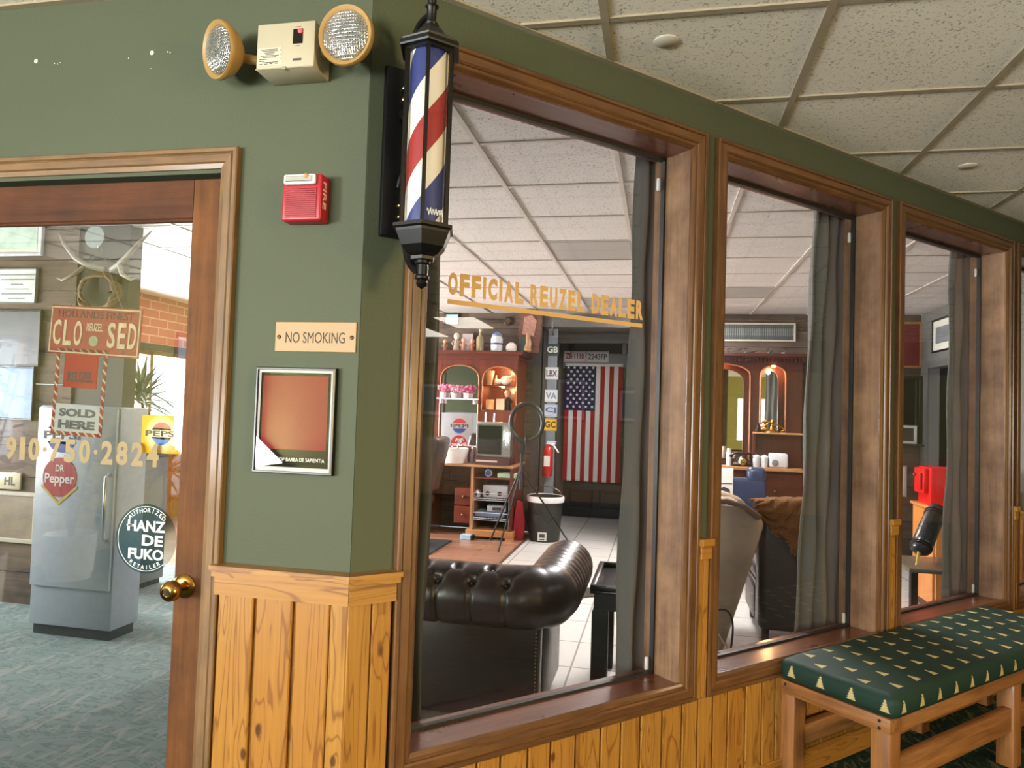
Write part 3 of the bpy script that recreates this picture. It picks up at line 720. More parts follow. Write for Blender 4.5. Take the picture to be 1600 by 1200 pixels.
for z in (.08, -.12): MB().lathe([(.006, .02), (.006, .024), (.0001, .026)], (.012, 0, z), 10, ax='y').build('plate_screw', IR, B)
pts = [Vector((-.02+.044*i/40*1.0, 0, pz0+.030+.007*math.sin(i*.9)+.003*math.sin(i*2.3))) for i in range(41)]
nrm = Vector((math.cos(-PI/2), math.sin(-PI/2), 0)); tg = Vector((-nrm.y, nrm.x, 0))
ap = R6*math.cos(PI/6)+.0005
MB().tube([Vector((0, ya, 0))+nrm*ap+tg*p.x+Vector((0, 0, p.z)) for p in pts], .0012, 5).build('emblem_scroll', flat(230, 228, 220, .4), B)

# sprinkler cover plates in the hall ceiling
for (x, y), lab in (((-.006, 2.288), 'round white sprinkler cover plate on the ceiling tile nearest the barber pole'), ((1.371, 3.608), 'round sprinkler cover plate on the ceiling above the third window')):
    o = MB().lathe([(.0001, -.006), (.036, -.006), (.040, -.003), (.040, 0), (.0001, 0)], (0, 0, 0), 32).build('sprinkler_cover', flat(196, 188, 172, .5), loc=(x, y, ZC), smooth=40)
    tag(o, lab, 'sprinkler cover', 'sprinkler cover plates')
def downlight(x, y, lab, power, z=ZC, col=WARM, spot=2.3, on=True):
    t = thing('recessed_downlight', lab, 'ceiling light', (x, y, z), 0, 'recessed downlights in the hall ceiling')
    MB().lathe([(.062, 0), (.085, 0), (.085, -.004), (.074, -.006), (.062, -.002)], (0, 0, 0), 32).build('trim_ring', flat(220, 214, 200, .4), t, 40)
    MB().lathe([(.0001, -.001), (.062, -.001)], (0, 0, 0), 32, caps=False).build('lamp_face', glow(255, 196, 130, 6.0), t)
    lamp('downlight_lamp', (x, y, z-.03), power, col, .05, spot, (x, y, 0))
downlight(-4.3, -.75, 'recessed downlight in the hall ceiling beside the west windows', 30)
downlight(1.25, 1.30, 'recessed downlight in the hall ceiling over the bench', 26)
downlight(2.9, 3.3, 'recessed downlight in the hall ceiling past the bench', 26)
downlight(4.6, 5.2, 'recessed downlight in the hall ceiling at the far end of the window wall', 26)
# troffers in the hall ceiling, behind the camera
for x, y, lab in ((6.75, .12, 'lit troffer in the hall ceiling, the middle one of three'), (8.0, -.95, 'lit troffer in the hall ceiling by the yellow-green east wall'), (3.6, -2.6, 'lit troffer in the hall ceiling toward the south windows')):
    t = thing('ceiling_troffer', lab, 'ceiling light', (x, y, ZC), 0, 'lit troffers in the hall ceiling')
    MB().frame(-.6, .6, -.3, .3, [(0, 0), (0, .02), (.03, .02), (.03, .004)], 0, 0).build('frame', flat(220, 218, 210, .5), t).rotation_euler = (PI/2, 0, 0)
    MB().box(-.57, .57, -.27, .27, -.012, -.002).build('diffuser', glow(255, 246, 230, 5.0), t)

# ------------------------------------------------------------------ bench with its cushion
BS = 2.545
Bn = thing('bench', 'oak slat-sided bench under the second and third windows', 'bench', P(BS, 0, 0), R45)
BL, BD, BZ = 1.71, .455, .415
for i, sx in enumerate((0, .98, BL-.075)):
    for sy in (-BD, -.075):
        if i == 1 and sy == -BD: pass
        MB().box(sx, sx+.075, sy, sy+.070, 0, BZ-.062 if i else BZ-.002, 0, .005, 2).build('leg', oak('z'), Bn, 40)
MB().box(.076, BL, -BD, -BD+.035, BZ-.062, BZ, 0, .004, 2).build('long_rail', oak('x'), Bn, 40)
MB().box(.076, BL, -.04, -.006, BZ-.062, BZ, 0, .004, 2).build('long_rail', oak('x'), Bn, 40)
MB().box(-.004, .074, -BD-.004, -.004, BZ-.055, BZ, 0, .005, 2).build('end_rail', oak('y'), Bn, 40)
MB().box(BL-.035, BL, -BD+.036, -.041, BZ-.062, BZ, 0, .004, 2).build('end_rail', oak('y'), Bn, 40)
MB().box(.075, BL-.075, -BD+.01, -BD+.045, .155, .255, 0, .004, 2).build('stretcher', oak('x'), Bn, 40)
MB().box(.075, BL-.075, -.070, -.035, .155, .235, 0, .004, 2).build('stretcher', oak('x'), Bn, 40)
MB().box(.03, BL-.03, -BD+.036, -.042, BZ-.02, BZ-.003).build('seat_board', oak('x'), Bn)
for x, y, z in ((-.0045, -BD+.035, BZ-.016), (-.0045, -BD+.035, BZ-.042), (-.0045, -.035, BZ-.016), (-.001, -BD+.035, .20)):
    MB().lathe([(.0001, 0), (.006, 0), (.006, -.001), (.0001, -.001)], (x, y, z), 12, ax='x').build('screw_hole', flat(20, 12, 8, .7), Bn)
k = NT('tree_print_cloth'); uv = k.xyz(k.uv())
rowh, colw = .088, .125
v_ = k.math('DIVIDE', uv[1], rowh); rowi = k.math('FLOOR', v_)
u_ = k.math('ADD', k.math('DIVIDE', uv[0], colw), k.math('MULTIPLY', k.math('MODULO', rowi, 2.0), .5))
fu = k.math('ABSOLUTE', k.math('SUBTRACT', k.math('FRACT', u_), .5)); fv = k.math('FRACT', v_)
hgt = k.math('DIVIDE', k.math('SUBTRACT', fv, .22), .52)          # 0 at the tree's foot, 1 at its tip
saw = k.math('MULTIPLY', k.math('FRACT', k.math('MULTIPLY', hgt, 5.0)), .045)
wd = k.math('ADD', k.math('MULTIPLY', k.math('SUBTRACT', 1.0, hgt), .125), k.math('SUBTRACT', .03, saw))
ins = k.math('MULTIPLY', k.math('LESS_THAN', fu, wd), k.math('MULTIPLY', k.math('GREATER_THAN', hgt, 0.0), k.math('LESS_THAN', hgt, 1.0)))
n = k.noise(k.obj(), 340, 2); n2 = k.noise(k.obj(), 5, 2)
base = k.mix(n2, rgb(14, 38, 30), rgb(26, 56, 45))
col = k.mix(k.math('MULTIPLY', ins, k.math('ADD', .55, k.math('MULTIPLY', n, .7))), base, rgb(196, 176, 120))
k.bsdf(col, .62, 0, n, .2, .002, spec=.3)
m = MB(); cL, cD, cH = 1.735, .475, .088
b = bmesh.new(); bmesh.ops.create_cube(b, size=1)
for v in b.verts: v.co = Vector((v.co.x*cL, v.co.y*cD, v.co.z*cH))
bmesh.ops.bevel(b, geom=b.edges[:], offset=.036, segments=5, affect='EDGES', profile=.55)
bmesh.ops.subdivide_edges(b, edges=[e for e in b.edges if e.calc_length() > .2], cuts=14, use_grid_fill=True)
for v in b.verts:
    if v.co.z > 0: v.co.z += .010*(1-(2*v.co.x/cL)**4)*(1-(2*v.co.y/cD)**4) + .0025*math.sin(v.co.x*17+v.co.y*5)
b.normal_update(); b.verts.index_update()
uvs = []
for f in b.faces:
    nn = f.normal; L_ = []
    for l in f.loops:
        c = l.vert.co
        if abs(nn.x) > .6: L_.append((c.y+.01, c.z+cH/2-.006))
        elif abs(nn.y) > .6: L_.append((c.x, c.z+cH/2-.006))
        else: L_.append((c.x, c.y+.3))
    uvs.append(L_)
m.add([v.co for v in b.verts], [[v.index for v in f.verts] for f in b.faces], 0, uvs); b.free()
o = m.build('seat_cushion', k.m, None, 80, P(BS-.02+cL/2, .012+cD/2, BZ+cH/2+.001), R45)
tag(o, 'dark green bench cushion printed with small tan pine trees', 'cushion')

# ------------------------------------------------------------------ curtains hung inside the glass
def curtain(lab, s0, s1, folds, seed, z0=.05, z1=2.56, spread=0.0, col=(112, 114, 116), lean=0.0):
    t = thing('curtain', lab, 'curtain', P((s0+s1)/2, -.245, z0), R45, 'grey curtains inside the shop windows')
    h = z1-z0; w_ = s1-s0; rnd = random.Random(seed); ph = rnd.random()*6
    def fn(u, v):
        amp = .026*(1+.25*math.sin(v*3+ph)); zz_ = v*h
        x = -w_/2+u*w_ + .012*math.sin(v*9+u*8+ph)*(1-v) + (1-v)*spread*(u-1) + lean*(1-v)
        return (x, amp*math.sin(u*folds*2*PI+ph+.5*math.sin(v*2.5))+.006*math.sin(v*23+u*15), zz_)
    MB().sheet(fn, 70, 30).build('fabric', cloth(*col), t, 80, solid=.003)
    for i in range(folds):
        u = (i+.5)/folds
        MB().tube([(-w_/2+u*w_+.020*math.cos(a), .012*math.sin(a), h-.035+.022*math.sin(a)) for a in [2*PI*j/20 for j in range(20)]], .004, 6, closed=True).build('grommet', metal(225, 225, 225, .2), t, 50)
    return t
GR = (92, 91, 88)
curtain('grey curtain at the first window, on its side away from the barber pole', 1.937, 2.16, 3, 3, spread=.035, col=GR)
curtain('dark grey curtain at the first window, gathered behind the barber pole', .86, 1.085, 3, 8, col=(70, 70, 66), lean=-.012)
curtain('grey curtain at the second window with a pale lit edge', 3.085, 3.50, 5, 5, spread=.13, col=GR)
curtain('grey curtain at the third window beside the red box', 4.425, 4.80, 4, 9, spread=.06, col=GR)
for i, (a, b) in enumerate(WINS[:3]):
    t = thing('curtain_rod', 'white curtain rod above the %s shop window' % ('first', 'second', 'third')[i], 'curtain rod', P((a+b)/2, -.245, 2.53), R45)
    MB().cyl((-.60, 0, 0), (.60, 0, 0), .010).build('rod', metal(220, 220, 220, .25), t, 50)
    for sx in (-.602, .602): MB().ball((sx, 0, 0), .016).build('end_cap', metal(220, 220, 220, .25), t, 50)
    for sx in (-.55, .55): MB().box(sx-.006, sx+.006, -.055, .004, -.006, .006).build('wall_bracket', metal(200, 200, 200, .3), t)

# ------------------------------------------------------------------ shop: generic builders
def single(mb, name, lab, cat, mat, loc, smooth=40, rz=0.0, group=None):
    return tag(mb.build(name, mat, None, smooth, loc, rz), lab, cat, group)
def framed(name, lab, loc, w_, h_, fcol, pcol, rz=0.0, fw=.02, mat_w=0.0, group=None, cat='picture', pmat=None):
    """a framed sheet on a wall, facing -Y before rz; loc is the middle of its lower edge on the wall"""
    t = thing(name, lab, cat, loc, rz, group)
    MB().frame(-w_/2, w_/2, 0, h_, [(0, 0), (0, -.018), (.003, -.022), (fw-.004, -.022), (fw, -.012)], 0, 0).build('frame', flat(*fcol, .4), t)
    if mat_w: MB().box(-w_/2+fw-.003, w_/2-fw+.003, -.010, -.001, fw-.003, h_-fw+.003).build('mount', flat(222, 218, 206, .7), t)
    e = fw+mat_w-.003
    MB().box(-w_/2+e, w_/2-e, -.0125, -.002, e, h_-e).build('picture_sheet', pmat or flat(*pcol, .5, 0.0, .5, 9.0), t)
    return t
def figurine(lab, p, h, c1, c2, group, kind='figurine', arms=True):
    t = thing(kind, lab, 'figurine', p, random.uniform(-.3, .3), group)
    MB().lathe([(.0001, 0), (h*.19, 0), (h*.20, h*.05), (h*.15, h*.30), (h*.17, h*.45), (h*.10, h*.62), (h*.05, h*.66)], n=18).build('body', flat(*c1, .5), t, 50)
    MB().ball((0, 0, h*.80), h*.16, h*.15, h*.19).ball((0, -h*.15, h*.78), h*.03).build('head', flat(*c2, .5), t, 50)
    if arms:
        for sx in (-1, 1): MB().tube([(sx*h*.14, 0, h*.55), (sx*h*.24, -h*.03, h*.42), (sx*h*.17, -h*.13, h*.32)], [h*.05, h*.045, h*.04], 8).build('arm', flat(*c1, .5), t, 50)
    return t
def bottle(lab, p, h, r, col, capcol, group=None, cat='bottle'):
    t = thing('bottle', lab, cat, p, 0, group)
    MB().lathe([(.0001, 0), (r, 0), (r, h*.55), (r*.9, h*.63), (r*.38, h*.74), (r*.34, h*.90), (.0001, h*.90)], n=18).build('flask', flat(*col, .12), t, 50)
    MB().lathe([(r*.42, h*.90), (r*.42, h), (.0001, h)], n=14).build('cap', flat(*capcol, .3), t, 50)
    return t
def arch_panel(m, x0, x1, y0, y1, z0, z1, holes, n=14, step=True):
    """a panel with arched openings (xa, xb, zb, spring, top)"""
    x = x0
    for xa, xb, zb, zs, zt in sorted(holes):
        m.box(x, xa, y0, y1, z0, z1)
        if zb > z0: m.box(xa, xb, y0, y1, z0, zb)
        top = [(xa+(xb-xa)*(1-math.cos(PI*i/n))/2, zs+(zt-zs)*math.sin(PI*i/n)**.75) for i in range(n+1)]
        for (a, za), (b, zb_) in zip(top, top[1:]): m.prism([(a, za), (b, zb_), (b, z1), (a, z1)], y0, y1, 'y')
        x = xb
    m.box(x, x1, y0, y1, z0, z1); return m
def rod_frame(m, pts, r=.0035): 
    return m.tube(pts, r, 6)

# ------------------------------------------------------------------ leather sofa with a rolled, buttoned back
SO = thing('sofa', 'dark brown buttoned leather sofa seen from behind through the first window', 'sofa', (-1.5, 3.5, 0))
LE = leather(30, 13, 11, .34)
ZR, RR = .615, .140
YB, XR, YE, XL = 3.215, -.475, 3.93, -2.15       # roll centre lines in world coordinates
def roll_path(q):
    Rc = .13; L1 = (XR-Rc)-XL; L2 = PI/2*Rc; L3 = YE-(YB+Rc); d = q*(L1+L2+L3)
    if d < L1: return Vector((XL+d, YB, 0)), Vector((0, -1, 0)), d, 0
    if d < L1+L2:
        a = (d-L1)/Rc; return Vector((XR-Rc+Rc*math.sin(a), YB+Rc-Rc*math.cos(a), 0)), Vector((math.sin(a), -math.cos(a), 0)), d, a/(PI/2)
    return Vector((XR, YB+Rc+(d-L1-L2), 0)), Vector((1, 0, 0)), d, 1
LTOT = (XR-.13-XL)+PI/2*.13+(YE-YB-.13)
btn = []
for i in range(9):
    btn.append((XR-.17-.158*i-XL, .62)); btn.append((XR-.17-.158*(i+.5)-XL, 1.35))
def roll(u, v):
    p, o, d, turn = roll_path(u); th = -1.15+v*(PI+1.75)         # from tucked under outside, over the top, to the seat side
    r = RR
    dd = 0.0
    for bd, bt in btn:
        a = (d-bd); b = (th-bt)*RR
        q = a*a+b*b
        if q < .012: dd -= .034*math.exp(-q/.00055) + .006*math.exp(-q/.004)
        if bt < 1 and th < bt and abs(a) < .03: dd -= .012*math.exp(-a*a/.00006)*min(1, (bt-th)*2)
        if bt < 1 and th > bt and th < 1.35:
            for sgn in (-1, 1):
                aa = a-sgn*.079*(th-bt)/(1.35-.62)
                if abs(aa) < .02: dd -= .011*math.exp(-aa*aa/.00005)
    if turn >= 1:
        k_ = d-(LTOT-(YE-YB-.13)); dd += .012*abs(math.sin(k_*PI/.085))**.6-.010
    elif turn > 0: dd += turn*(.012*abs(math.sin(turn*PI*2.2))**.6-.010)
    rr = r+dd; 
    x = o*(rr*math.cos(th)*1.0)
    return p - Vector((1.5, 3.5, 0))*0 + x + Vector((0, 0, ZR+rr*math.sin(th))) - Vector((-1.5, 3.5, 0))
MB().sheet(roll, 330, 44).build('rolled_back', LE, SO, 80, solid=.004)
endp = []
m = MB(); cc = Vector((XR, YE, ZR)) - Vector((-1.5, 3.5, 0))
m.lathe([(.0001, .012), (RR*.5, .010), (RR*.95, .002), (RR, -.008), (RR, -.03)], (cc.x, cc.y, cc.z), 32, ax='y')
m.M = Matrix.Identity(4); m.build('arm_front_disc', LE, SO, 50)
for bd, bt in btn:
    p, o, d, turn = roll_path(bd/LTOT); r = RR-.030
    q = p+o*(r*math.cos(bt))+Vector((0, 0, ZR+r*math.sin(bt)))-Vector((-1.5, 3.5, 0))
    MB().ball(q, .009, n=10).build('button', leather(30, 14, 12, .25), SO, 50)
def L(x, y, z): return (x+1.5, y-3.5, z)
m = MB(); m.M = Matrix.Translation((1.5, -3.5, 0))
m.box(XL, -.50, 3.18, 3.30, .07, .56, 0, .015, 2).build('back_panel', LE, SO, 40)
m = MB(); m.M = Matrix.Translation((1.5, -3.5, 0))
m.box(-.62, -.498, 3.31, 3.90, .07, .56, 0, .012, 2).build('arm_panel', LE, SO, 40)
m = MB(); m.M = Matrix.Translation((1.5, -3.5, 0))
m.box(XL, -.63, 3.32, 3.94, .07, .30, 0, .02, 2).build('seat_base', LE, SO, 40)
for i in range(3):
    m = MB(); m.M = Matrix.Translation((1.5, -3.5, 0)); m.box(XL+i*.505+.005, XL+(i+1)*.505-.005, 3.36, 3.95, .302, .44, 0, .04, 4).build('seat_cushion', LE, SO, 60)
for i, (x, y) in enumerate(((-.56, 3.23), (-.56, 3.86), (XL+.06, 3.23), (XL+.06, 3.86))):
    MB().lathe([(.0001, 0), (.022, 0), (.036, .03), (.030, .065), (.0001, .07)], L(x, y, 0), 16).build('foot', flat(40, 22, 14, .4), SO, 50)
for i in range(26): MB().ball(L(-.512, 3.178, .09+i*.0165), .0045, n=8).build('nailhead', metal(150, 120, 80, .35), SO, 50)

# end table, tray box on it
x0, x1, y0, y1 = -.322, .04, 3.66, 4.27
T = thing('end_table', 'black square-legged end table beside the leather sofa', 'table', ((x0+x1)/2, (y0+y1)/2, 0))
BK = flat(14, 13, 13, .3, 0.0, .2); hw, hd = (x1-x0)/2, (y1-y0)/2
MB().box(-hw, hw, -hd, hd, .545, .562, 0, .004, 2).build('top', BK, T, 40)
MB().box(-hw, hw, -hd, -hd+.03, .563, .59, 0, .006, 2).box(-hw, hw, hd-.03, hd, .563, .59, 0, .006, 2).box(-hw, -hw+.03, -hd+.03, hd-.03, .563, .59, 0, .006, 2).box(hw-.03, hw, -hd+.03, hd-.03, .563, .59, 0, .006, 2).build('top_rim', BK, T, 40)
MB().box(-hw+.02, hw-.02, -hd+.02, hd-.02, .46, .544).build('apron', BK, T)
for sx in (-1, 1):
    for sy in (-1, 1): MB().box(sx*hw-sx*.095, sx*hw-sx*.012, sy*hd-sy*.095, sy*hd-sy*.012, 0, .46, 0, .004, 1).build('leg', BK, T)
bxx = thing('keepsake_box', 'dark box with a pinkish lid lying on the black end table', 'box', (-.11, 3.93, .562))
MB().box(-.09, .09, -.13, .13, 0, .055, 0, .003, 1).build('box_body', flat(30, 22, 20, .4), bxx)
MB().box(-.088, .088, -.128, .128, .056, .068, 0, .003, 1).build('lid', flat(196, 150, 138, .3), bxx)

# cow-hide rug
def rug_fn(u, v):
    a = u*2*PI; e = .78+.13*math.sin(3*a+.5)+.07*math.sin(7*a)+.04*math.sin(17*a+1)+.025*math.sin(29*a)
    return (.72*e*v*math.cos(a), .62*e*v*math.sin(a), .006+.012*(1-v)*(.5+.5*math.sin(9*a+v*20)))
single(MB().sheet(rug_fn, 120, 10), 'hide_rug', 'dark cow-hide rug on the floor beyond the leather sofa', 'rug', fur(rgb(26, 22, 20), rgb(92, 84, 78)), (-1.05, 5.75, .002))
single(MB().box(-.42, .42, -.4, .4, .002, .014, 0, .004, 1), 'floor_mat', 'flat black floor mat on the laminate floor', 'mat', flat(34, 34, 36, .8, 0.0, .4, 50.0), (-2.62, 7.22, 0))

# ring light on its tripod
c = Vector((-1.46, 7.68, 0))
RL = thing('ring_light', 'black ring light on a spread tripod stand', 'ring light', c)
BK2 = flat(20, 20, 21, .4, 0.0, .15)
MB().cyl((0, 0, .62), (0, 0, 1.02), .014).build('stand_post', BK2, RL, 50)
MB().cyl((0, 0, .60), (0, 0, .86), .019).build('post_sleeve', flat(50, 50, 52, .35), RL, 50)
for a_, r_ in ((-1.85, .46), (.35, .57), (2.75, .38)):
    MB().tube([(.02*math.cos(a_), .02*math.sin(a_), .80), (r_*math.cos(a_), r_*math.sin(a_), .012)], [.012, .009], 8).build('tripod_leg', BK2, RL, 50)
    MB().ball((r_*math.cos(a_), r_*math.sin(a_), .012), .014, .014, .012).build('rubber_foot', BK2, RL, 50)
MB().box(-.035, .035, -.03, .03, 1.0, 1.10, 0, .008, 2).build('tilt_head', BK2, RL, 40)
rc = (0.05, -.03, 1.335)
MB().tube([(rc[0]+.178*math.cos(2*PI*i/48), rc[1], rc[2]+.205*math.sin(2*PI*i/48)) for i in range(48)], .026, 10, closed=True).build('ring_lamp', BK2, RL, 50)
MB().box(-.022, .022, -.02, .02, 1.10, 1.14).build('ring_bracket', BK2, RL)
MB().box(.045, .055, -.08, -.02, 1.09, 1.19, 0, .003, 1).build('phone_clamp', BK2, RL)

# ------------------------------------------------------------------ barber station behind the sofa
HF, HB = 8.02, PL-.01
HX0, HX1 = -3.12, -1.575
H1 = thing('barber_hutch', 'red-brown barber hutch with arched mirror and lit niche on the plank wall', 'cabinet', ((HX0+HX1)/2, (HF+HB)/2, 0))
OX, OY = (HX0+HX1)/2, (HF+HB)/2
def HM():
    m = MB(); m.M = Matrix.Translation((-OX, -OY, 0)); return m
ax = lambda p, Y=HF: at(p, 640, Y).x
mx0, mx1 = ax(687), ax(747); nx0, nx1 = ax(752.5), ax(806)
zn0, zs, zt = at(780, 641, HF).z, at(780, 596, HF).z, at(780, 573, HF).z
zm0 = at(715, 697, HF).z
zct = at(740, 724, HF-.15).z
ZTOP = at(770, 549, HF).z
holes = [(mx0, mx1, zm0, zs, zt+.01), (nx0, nx1, zn0, zs, zt), (mx0-(nx1-nx0)-.06, mx0-.06, zn0, zs, zt)]
m = arch_panel(HM(), HX0, HX1-.03, HF, HF+.025, zct, ZTOP-.10, holes); m.build('face_panel', cherry('z'), H1)
for (xa, xb, zb, s_, t_) in holes:
    n_ = 16; pts = [(xa, HF-.004, zb)]+[(xa+(xb-xa)*(1-math.cos(PI*i/n_))/2, HF-.004, s_+(t_-s_)*math.sin(PI*i/n_)**.75) for i in range(n_+1)]+[(xb, HF-.004, zb)]
    HM().tube(pts, .008, 6).build('arch_bead', wood('z', rgb(120, 62, 34), rgb(190, 122, 78), .3, .4, 1.0, .2), H1, 60)
HM().box(HX0, HX0+.025, HF+.026, HB, zct, ZTOP-.10).build('side_panel', cherry('z'), H1)
HM().box(HX1-.055, HX1-.03, HF+.026, HB, zct, ZTOP-.10).build('side_panel', cherry('z'), H1)
HM().box(HX0+.026, HX1-.056, HB-.02, HB, zct, ZTOP-.10).build('back_board', cherry('z'), H1)
cr = [(0, ZTOP-.10), (.012, ZTOP-.095), (.018, ZTOP-.07), (.05, ZTOP-.045), (.058, ZTOP-.03), (.070, ZTOP-.028), (.070, ZTOP)]
m = HM(); prev = None
for (a, za), (b, zb) in zip(cr, cr[1:]): m.prism([(HX0-a, HF-a), (HX1-.03+a, HF-a), (HX1-.03+a, HB), (HX0-a, HB)], za, max(zb, za+.001), 'z')
m.build('crown', cherry('x'), H1)
for xa, xb in ((nx0, nx1), (mx0-(nx1-nx0)-.06, mx0-.06)):
    HM().box(xa-.02, xb+.02, HF+.026, HB-.021, at(780, 602, HF).z-.012, at(780, 602, HF).z).build('niche_shelf', cherry('x'), H1)
    HM().box(xa-.02, xb+.02, HF+.026, HB-.021, zn0-.02, zn0).build('niche_floor', cherry('x'), H1)
    HM().box(xa-.02, xa-.006, HF+.026, HB-.021, zn0, ZTOP-.11).build('niche_side', cherry('z'), H1)
    HM().box(xb+.006, xb+.02, HF+.026, HB-.021, zn0, ZTOP-.11).build('niche_side', cherry('z'), H1)
    c = Vector(((xa+xb)/2, HF+.2, zt+.02))
    HM().lathe([(.0001, .0), (.03, 0), (.03, .012), (.0001, .012)], c, 20).build('puck_light', glow(255, 190, 110, 12.0), H1)
    lamp('niche_lamp', (c.x, c.y-.05, c.z-.03), 8.0, (1.0, .55, .25), .03)
    HM().lathe([(.0001, .0), (.02, 0), (.02, .008), (.0001, .008)], (c.x, c.y, at(780, 602, HF).z-.022), 20).build('puck_light', glow(255, 190, 110, 12.0), H1)
    lamp('niche_lamp', (c.x, c.y-.05, at(780, 602, HF).z-.04), 4.5, (1.0, .5, .22), .03)
HM().box(mx0-.03, mx1+.03, HF+.03, HF+.04, zm0-.02, zt+.04).build('mirror', mirror(), H1)
HM().box(HX0, HX1, HF-.22, HB, zct-.035, zct-.001, 0, .006, 2).build('counter', wood('x', rgb(140, 84, 50), rgb(206, 154, 104), .3, .4, 1.0, .2), H1, 40)
bl, br = at(735, 780, HF-.15).x, HX1-.015
HM().box(bl-.0, bl+.03, HF-.16, HB, .07, zct-.036).build('open_case_side', wood('z', rgb(130, 76, 44), rgb(196, 142, 96), .35, .3, 1.0, .2), H1)
HM().box(br-.03, br, HF-.16, HB, .07, zct-.036).build('open_case_side', cherry('z'), H1)
HM().box(bl+.031, br-.031, HB-.03, HB, .07, zct-.036).build('case_back', flat(34, 20, 14, .6), H1)
HM().box(bl-.04, br+.03, HF-.18, HB, .03, .105, 0, .008, 2).box(bl-.04, bl+.06, HF-.18, HF-.10, 0, .03).box(br-.06, br+.03, HF-.18, HF-.10, 0, .03).build('plinth', wood('x', rgb(140, 84, 46), rgb(200, 144, 92), .35, .3, 1.0, .2), H1)
for zz_ in (.56,): HM().box(bl+.031, br-.031, HF-.15, HB-.03, .68, .695).build('case_shelf', cherry('x'), H1)
dl = at(710, 780, HF-.05).x
for z0, z1 in ((.15, .345), (.355, .55)):
    HM().box(dl, bl-.005, HF-.05, HB, z0, z1, 0, .004, 1).build('drawer', cherry('x'), H1)
    HM().ball(((dl+bl)/2, HF-.065, (z0+z1)/2), .016).build('drawer_knob', metal(130, 100, 60, .4), H1, 50)
HM().box(HX0, HX0+.5, HF-.05, HB, .0, zct-.036).build('base_cabinet', cherry('z'), H1)
# wire shelves in the open case
for z, lab in ((.455, 'white wire shelf holding the kit case in the barber hutch'), (.235, 'white wire shelf holding the towel box in the barber hutch')):
    t = thing('wire_rack', lab, 'rack', ((bl+br)/2, HF+.05, z-.11 if z < .3 else z-.11), 0, 'wire shelves in the barber hutch')
    hw_ = (br-bl)/2-.035
    m = MB()
    for i in range(13): m.cyl((-hw_+2*hw_*i/12, -.19, .11), (-hw_+2*hw_*i/12, .24, .11), .002, n=6)
    m.build('wire_deck', flat(220, 220, 222, .3), t)
    MB().tube([(-hw_, -.19, .11), (hw_, -.19, .11), (hw_, .24, .11), (-hw_, .24, .11)], .0035, 6, closed=True).tube([(-hw_, -.19, .09), (hw_, -.19, .09), (hw_, .24, .09), (-hw_, .24, .09)], .003, 6, closed=True).tube([(-hw_, -.19, .17), (hw_, -.19, .17)], .003, 6).build('wire_rim', flat(220, 220, 222, .3), t)
    for sx in (-1, 1): MB().cyl((sx*hw_, -.19, .115 if False else -.005 if z < .3 else -.12+.012), (sx*hw_, -.19, .17), .003, n=6).build('wire_leg', flat(220, 220, 222, .3), t)
xm = (bl+br)/2
t = thing('kit_case', 'pale grey clipper kit case with two dials on the upper wire shelf', 'case', (xm+.03, HF+.02, .460))
MB().box(-.15, .15, -.1, .16, 0, .145, 0, .015, 3).build('shell', flat(170, 170, 172, .4), t, 40)
for sx in (-.09, .05): MB().lathe([(.026, .10), (.024, .112), (.0001, .112)], (sx, 0, .05), 18, ax='y').build('dial', flat(40, 40, 42, .4), t, 40)
t = thing('handset', 'small silver appliance beside the kit case on the upper wire shelf', 'appliance', (xm-.19, HF-.04, .460))
MB().lathe([(.0001, 0), (.05, 0), (.055, .03), (.04, .08), (.02, .095), (.0001, .097)], n=20).build('body', metal(200, 200, 204, .3), t, 50)
MB().box(-.012, .012, -.055, -.045, .02, .05).build('switch', flat(40, 40, 44, .4), t)
t = thing('storage_box', 'tilted pale label box lying on the stack of the lower wire shelf', 'box', (xm+.03, HF+.03, .298), .2)
MB().box(-.11, .11, -.10, .12, .006, .07, 0, .006, 2).build('carton', flat(176, 182, 186, .5), t, 40)
MB().box(-.05, .05, -.103, -.1, .022, .054).build('label_panel', flat(60, 70, 76, .5), t)
t = thing('storage_box', 'blue-grey towel box at the bottom of the lower wire shelf', 'box', (xm-.03, HF+.03, .240))
MB().box(-.17, .17, -.12, .14, 0, .055, 0, .008, 2).build('carton', flat(120, 142, 172, .6), t, 40)
MB().box(-.172, .172, -.122, .142, .042, .058, 0, .004, 1).build('lid', flat(150, 168, 190, .6), t)
t = thing('alarm_clock', 'small white round timer on the top shelf of the open case', 'clock', (xm-.06, HF-.06, .696))
MB().lathe([(.038, -.02), (.042, -.015), (.042, .015), (.038, .02)], (0, 0, .043), 24, ax='y').build('case', flat(224, 226, 230, .3), t, 40)
MB().lathe([(.034, .021), (.0001, .0225)], (0, 0, .043), 24, ax='y', caps=False).build('dial', flat(60, 84, 150, .3), t)
t = thing('tissue_box', 'flat pale green box on the top shelf of the open case', 'box', (xm+.15, HF-.03, .696))
MB().box(-.1, .1, -.06, .08, 0, .05, 0, .004, 1).build('carton', flat(170, 196, 160, .6), t)
MB().box(-.05, .05, -.02, .03, .05, .055).build('slot', flat(220, 222, 216, .6), t)
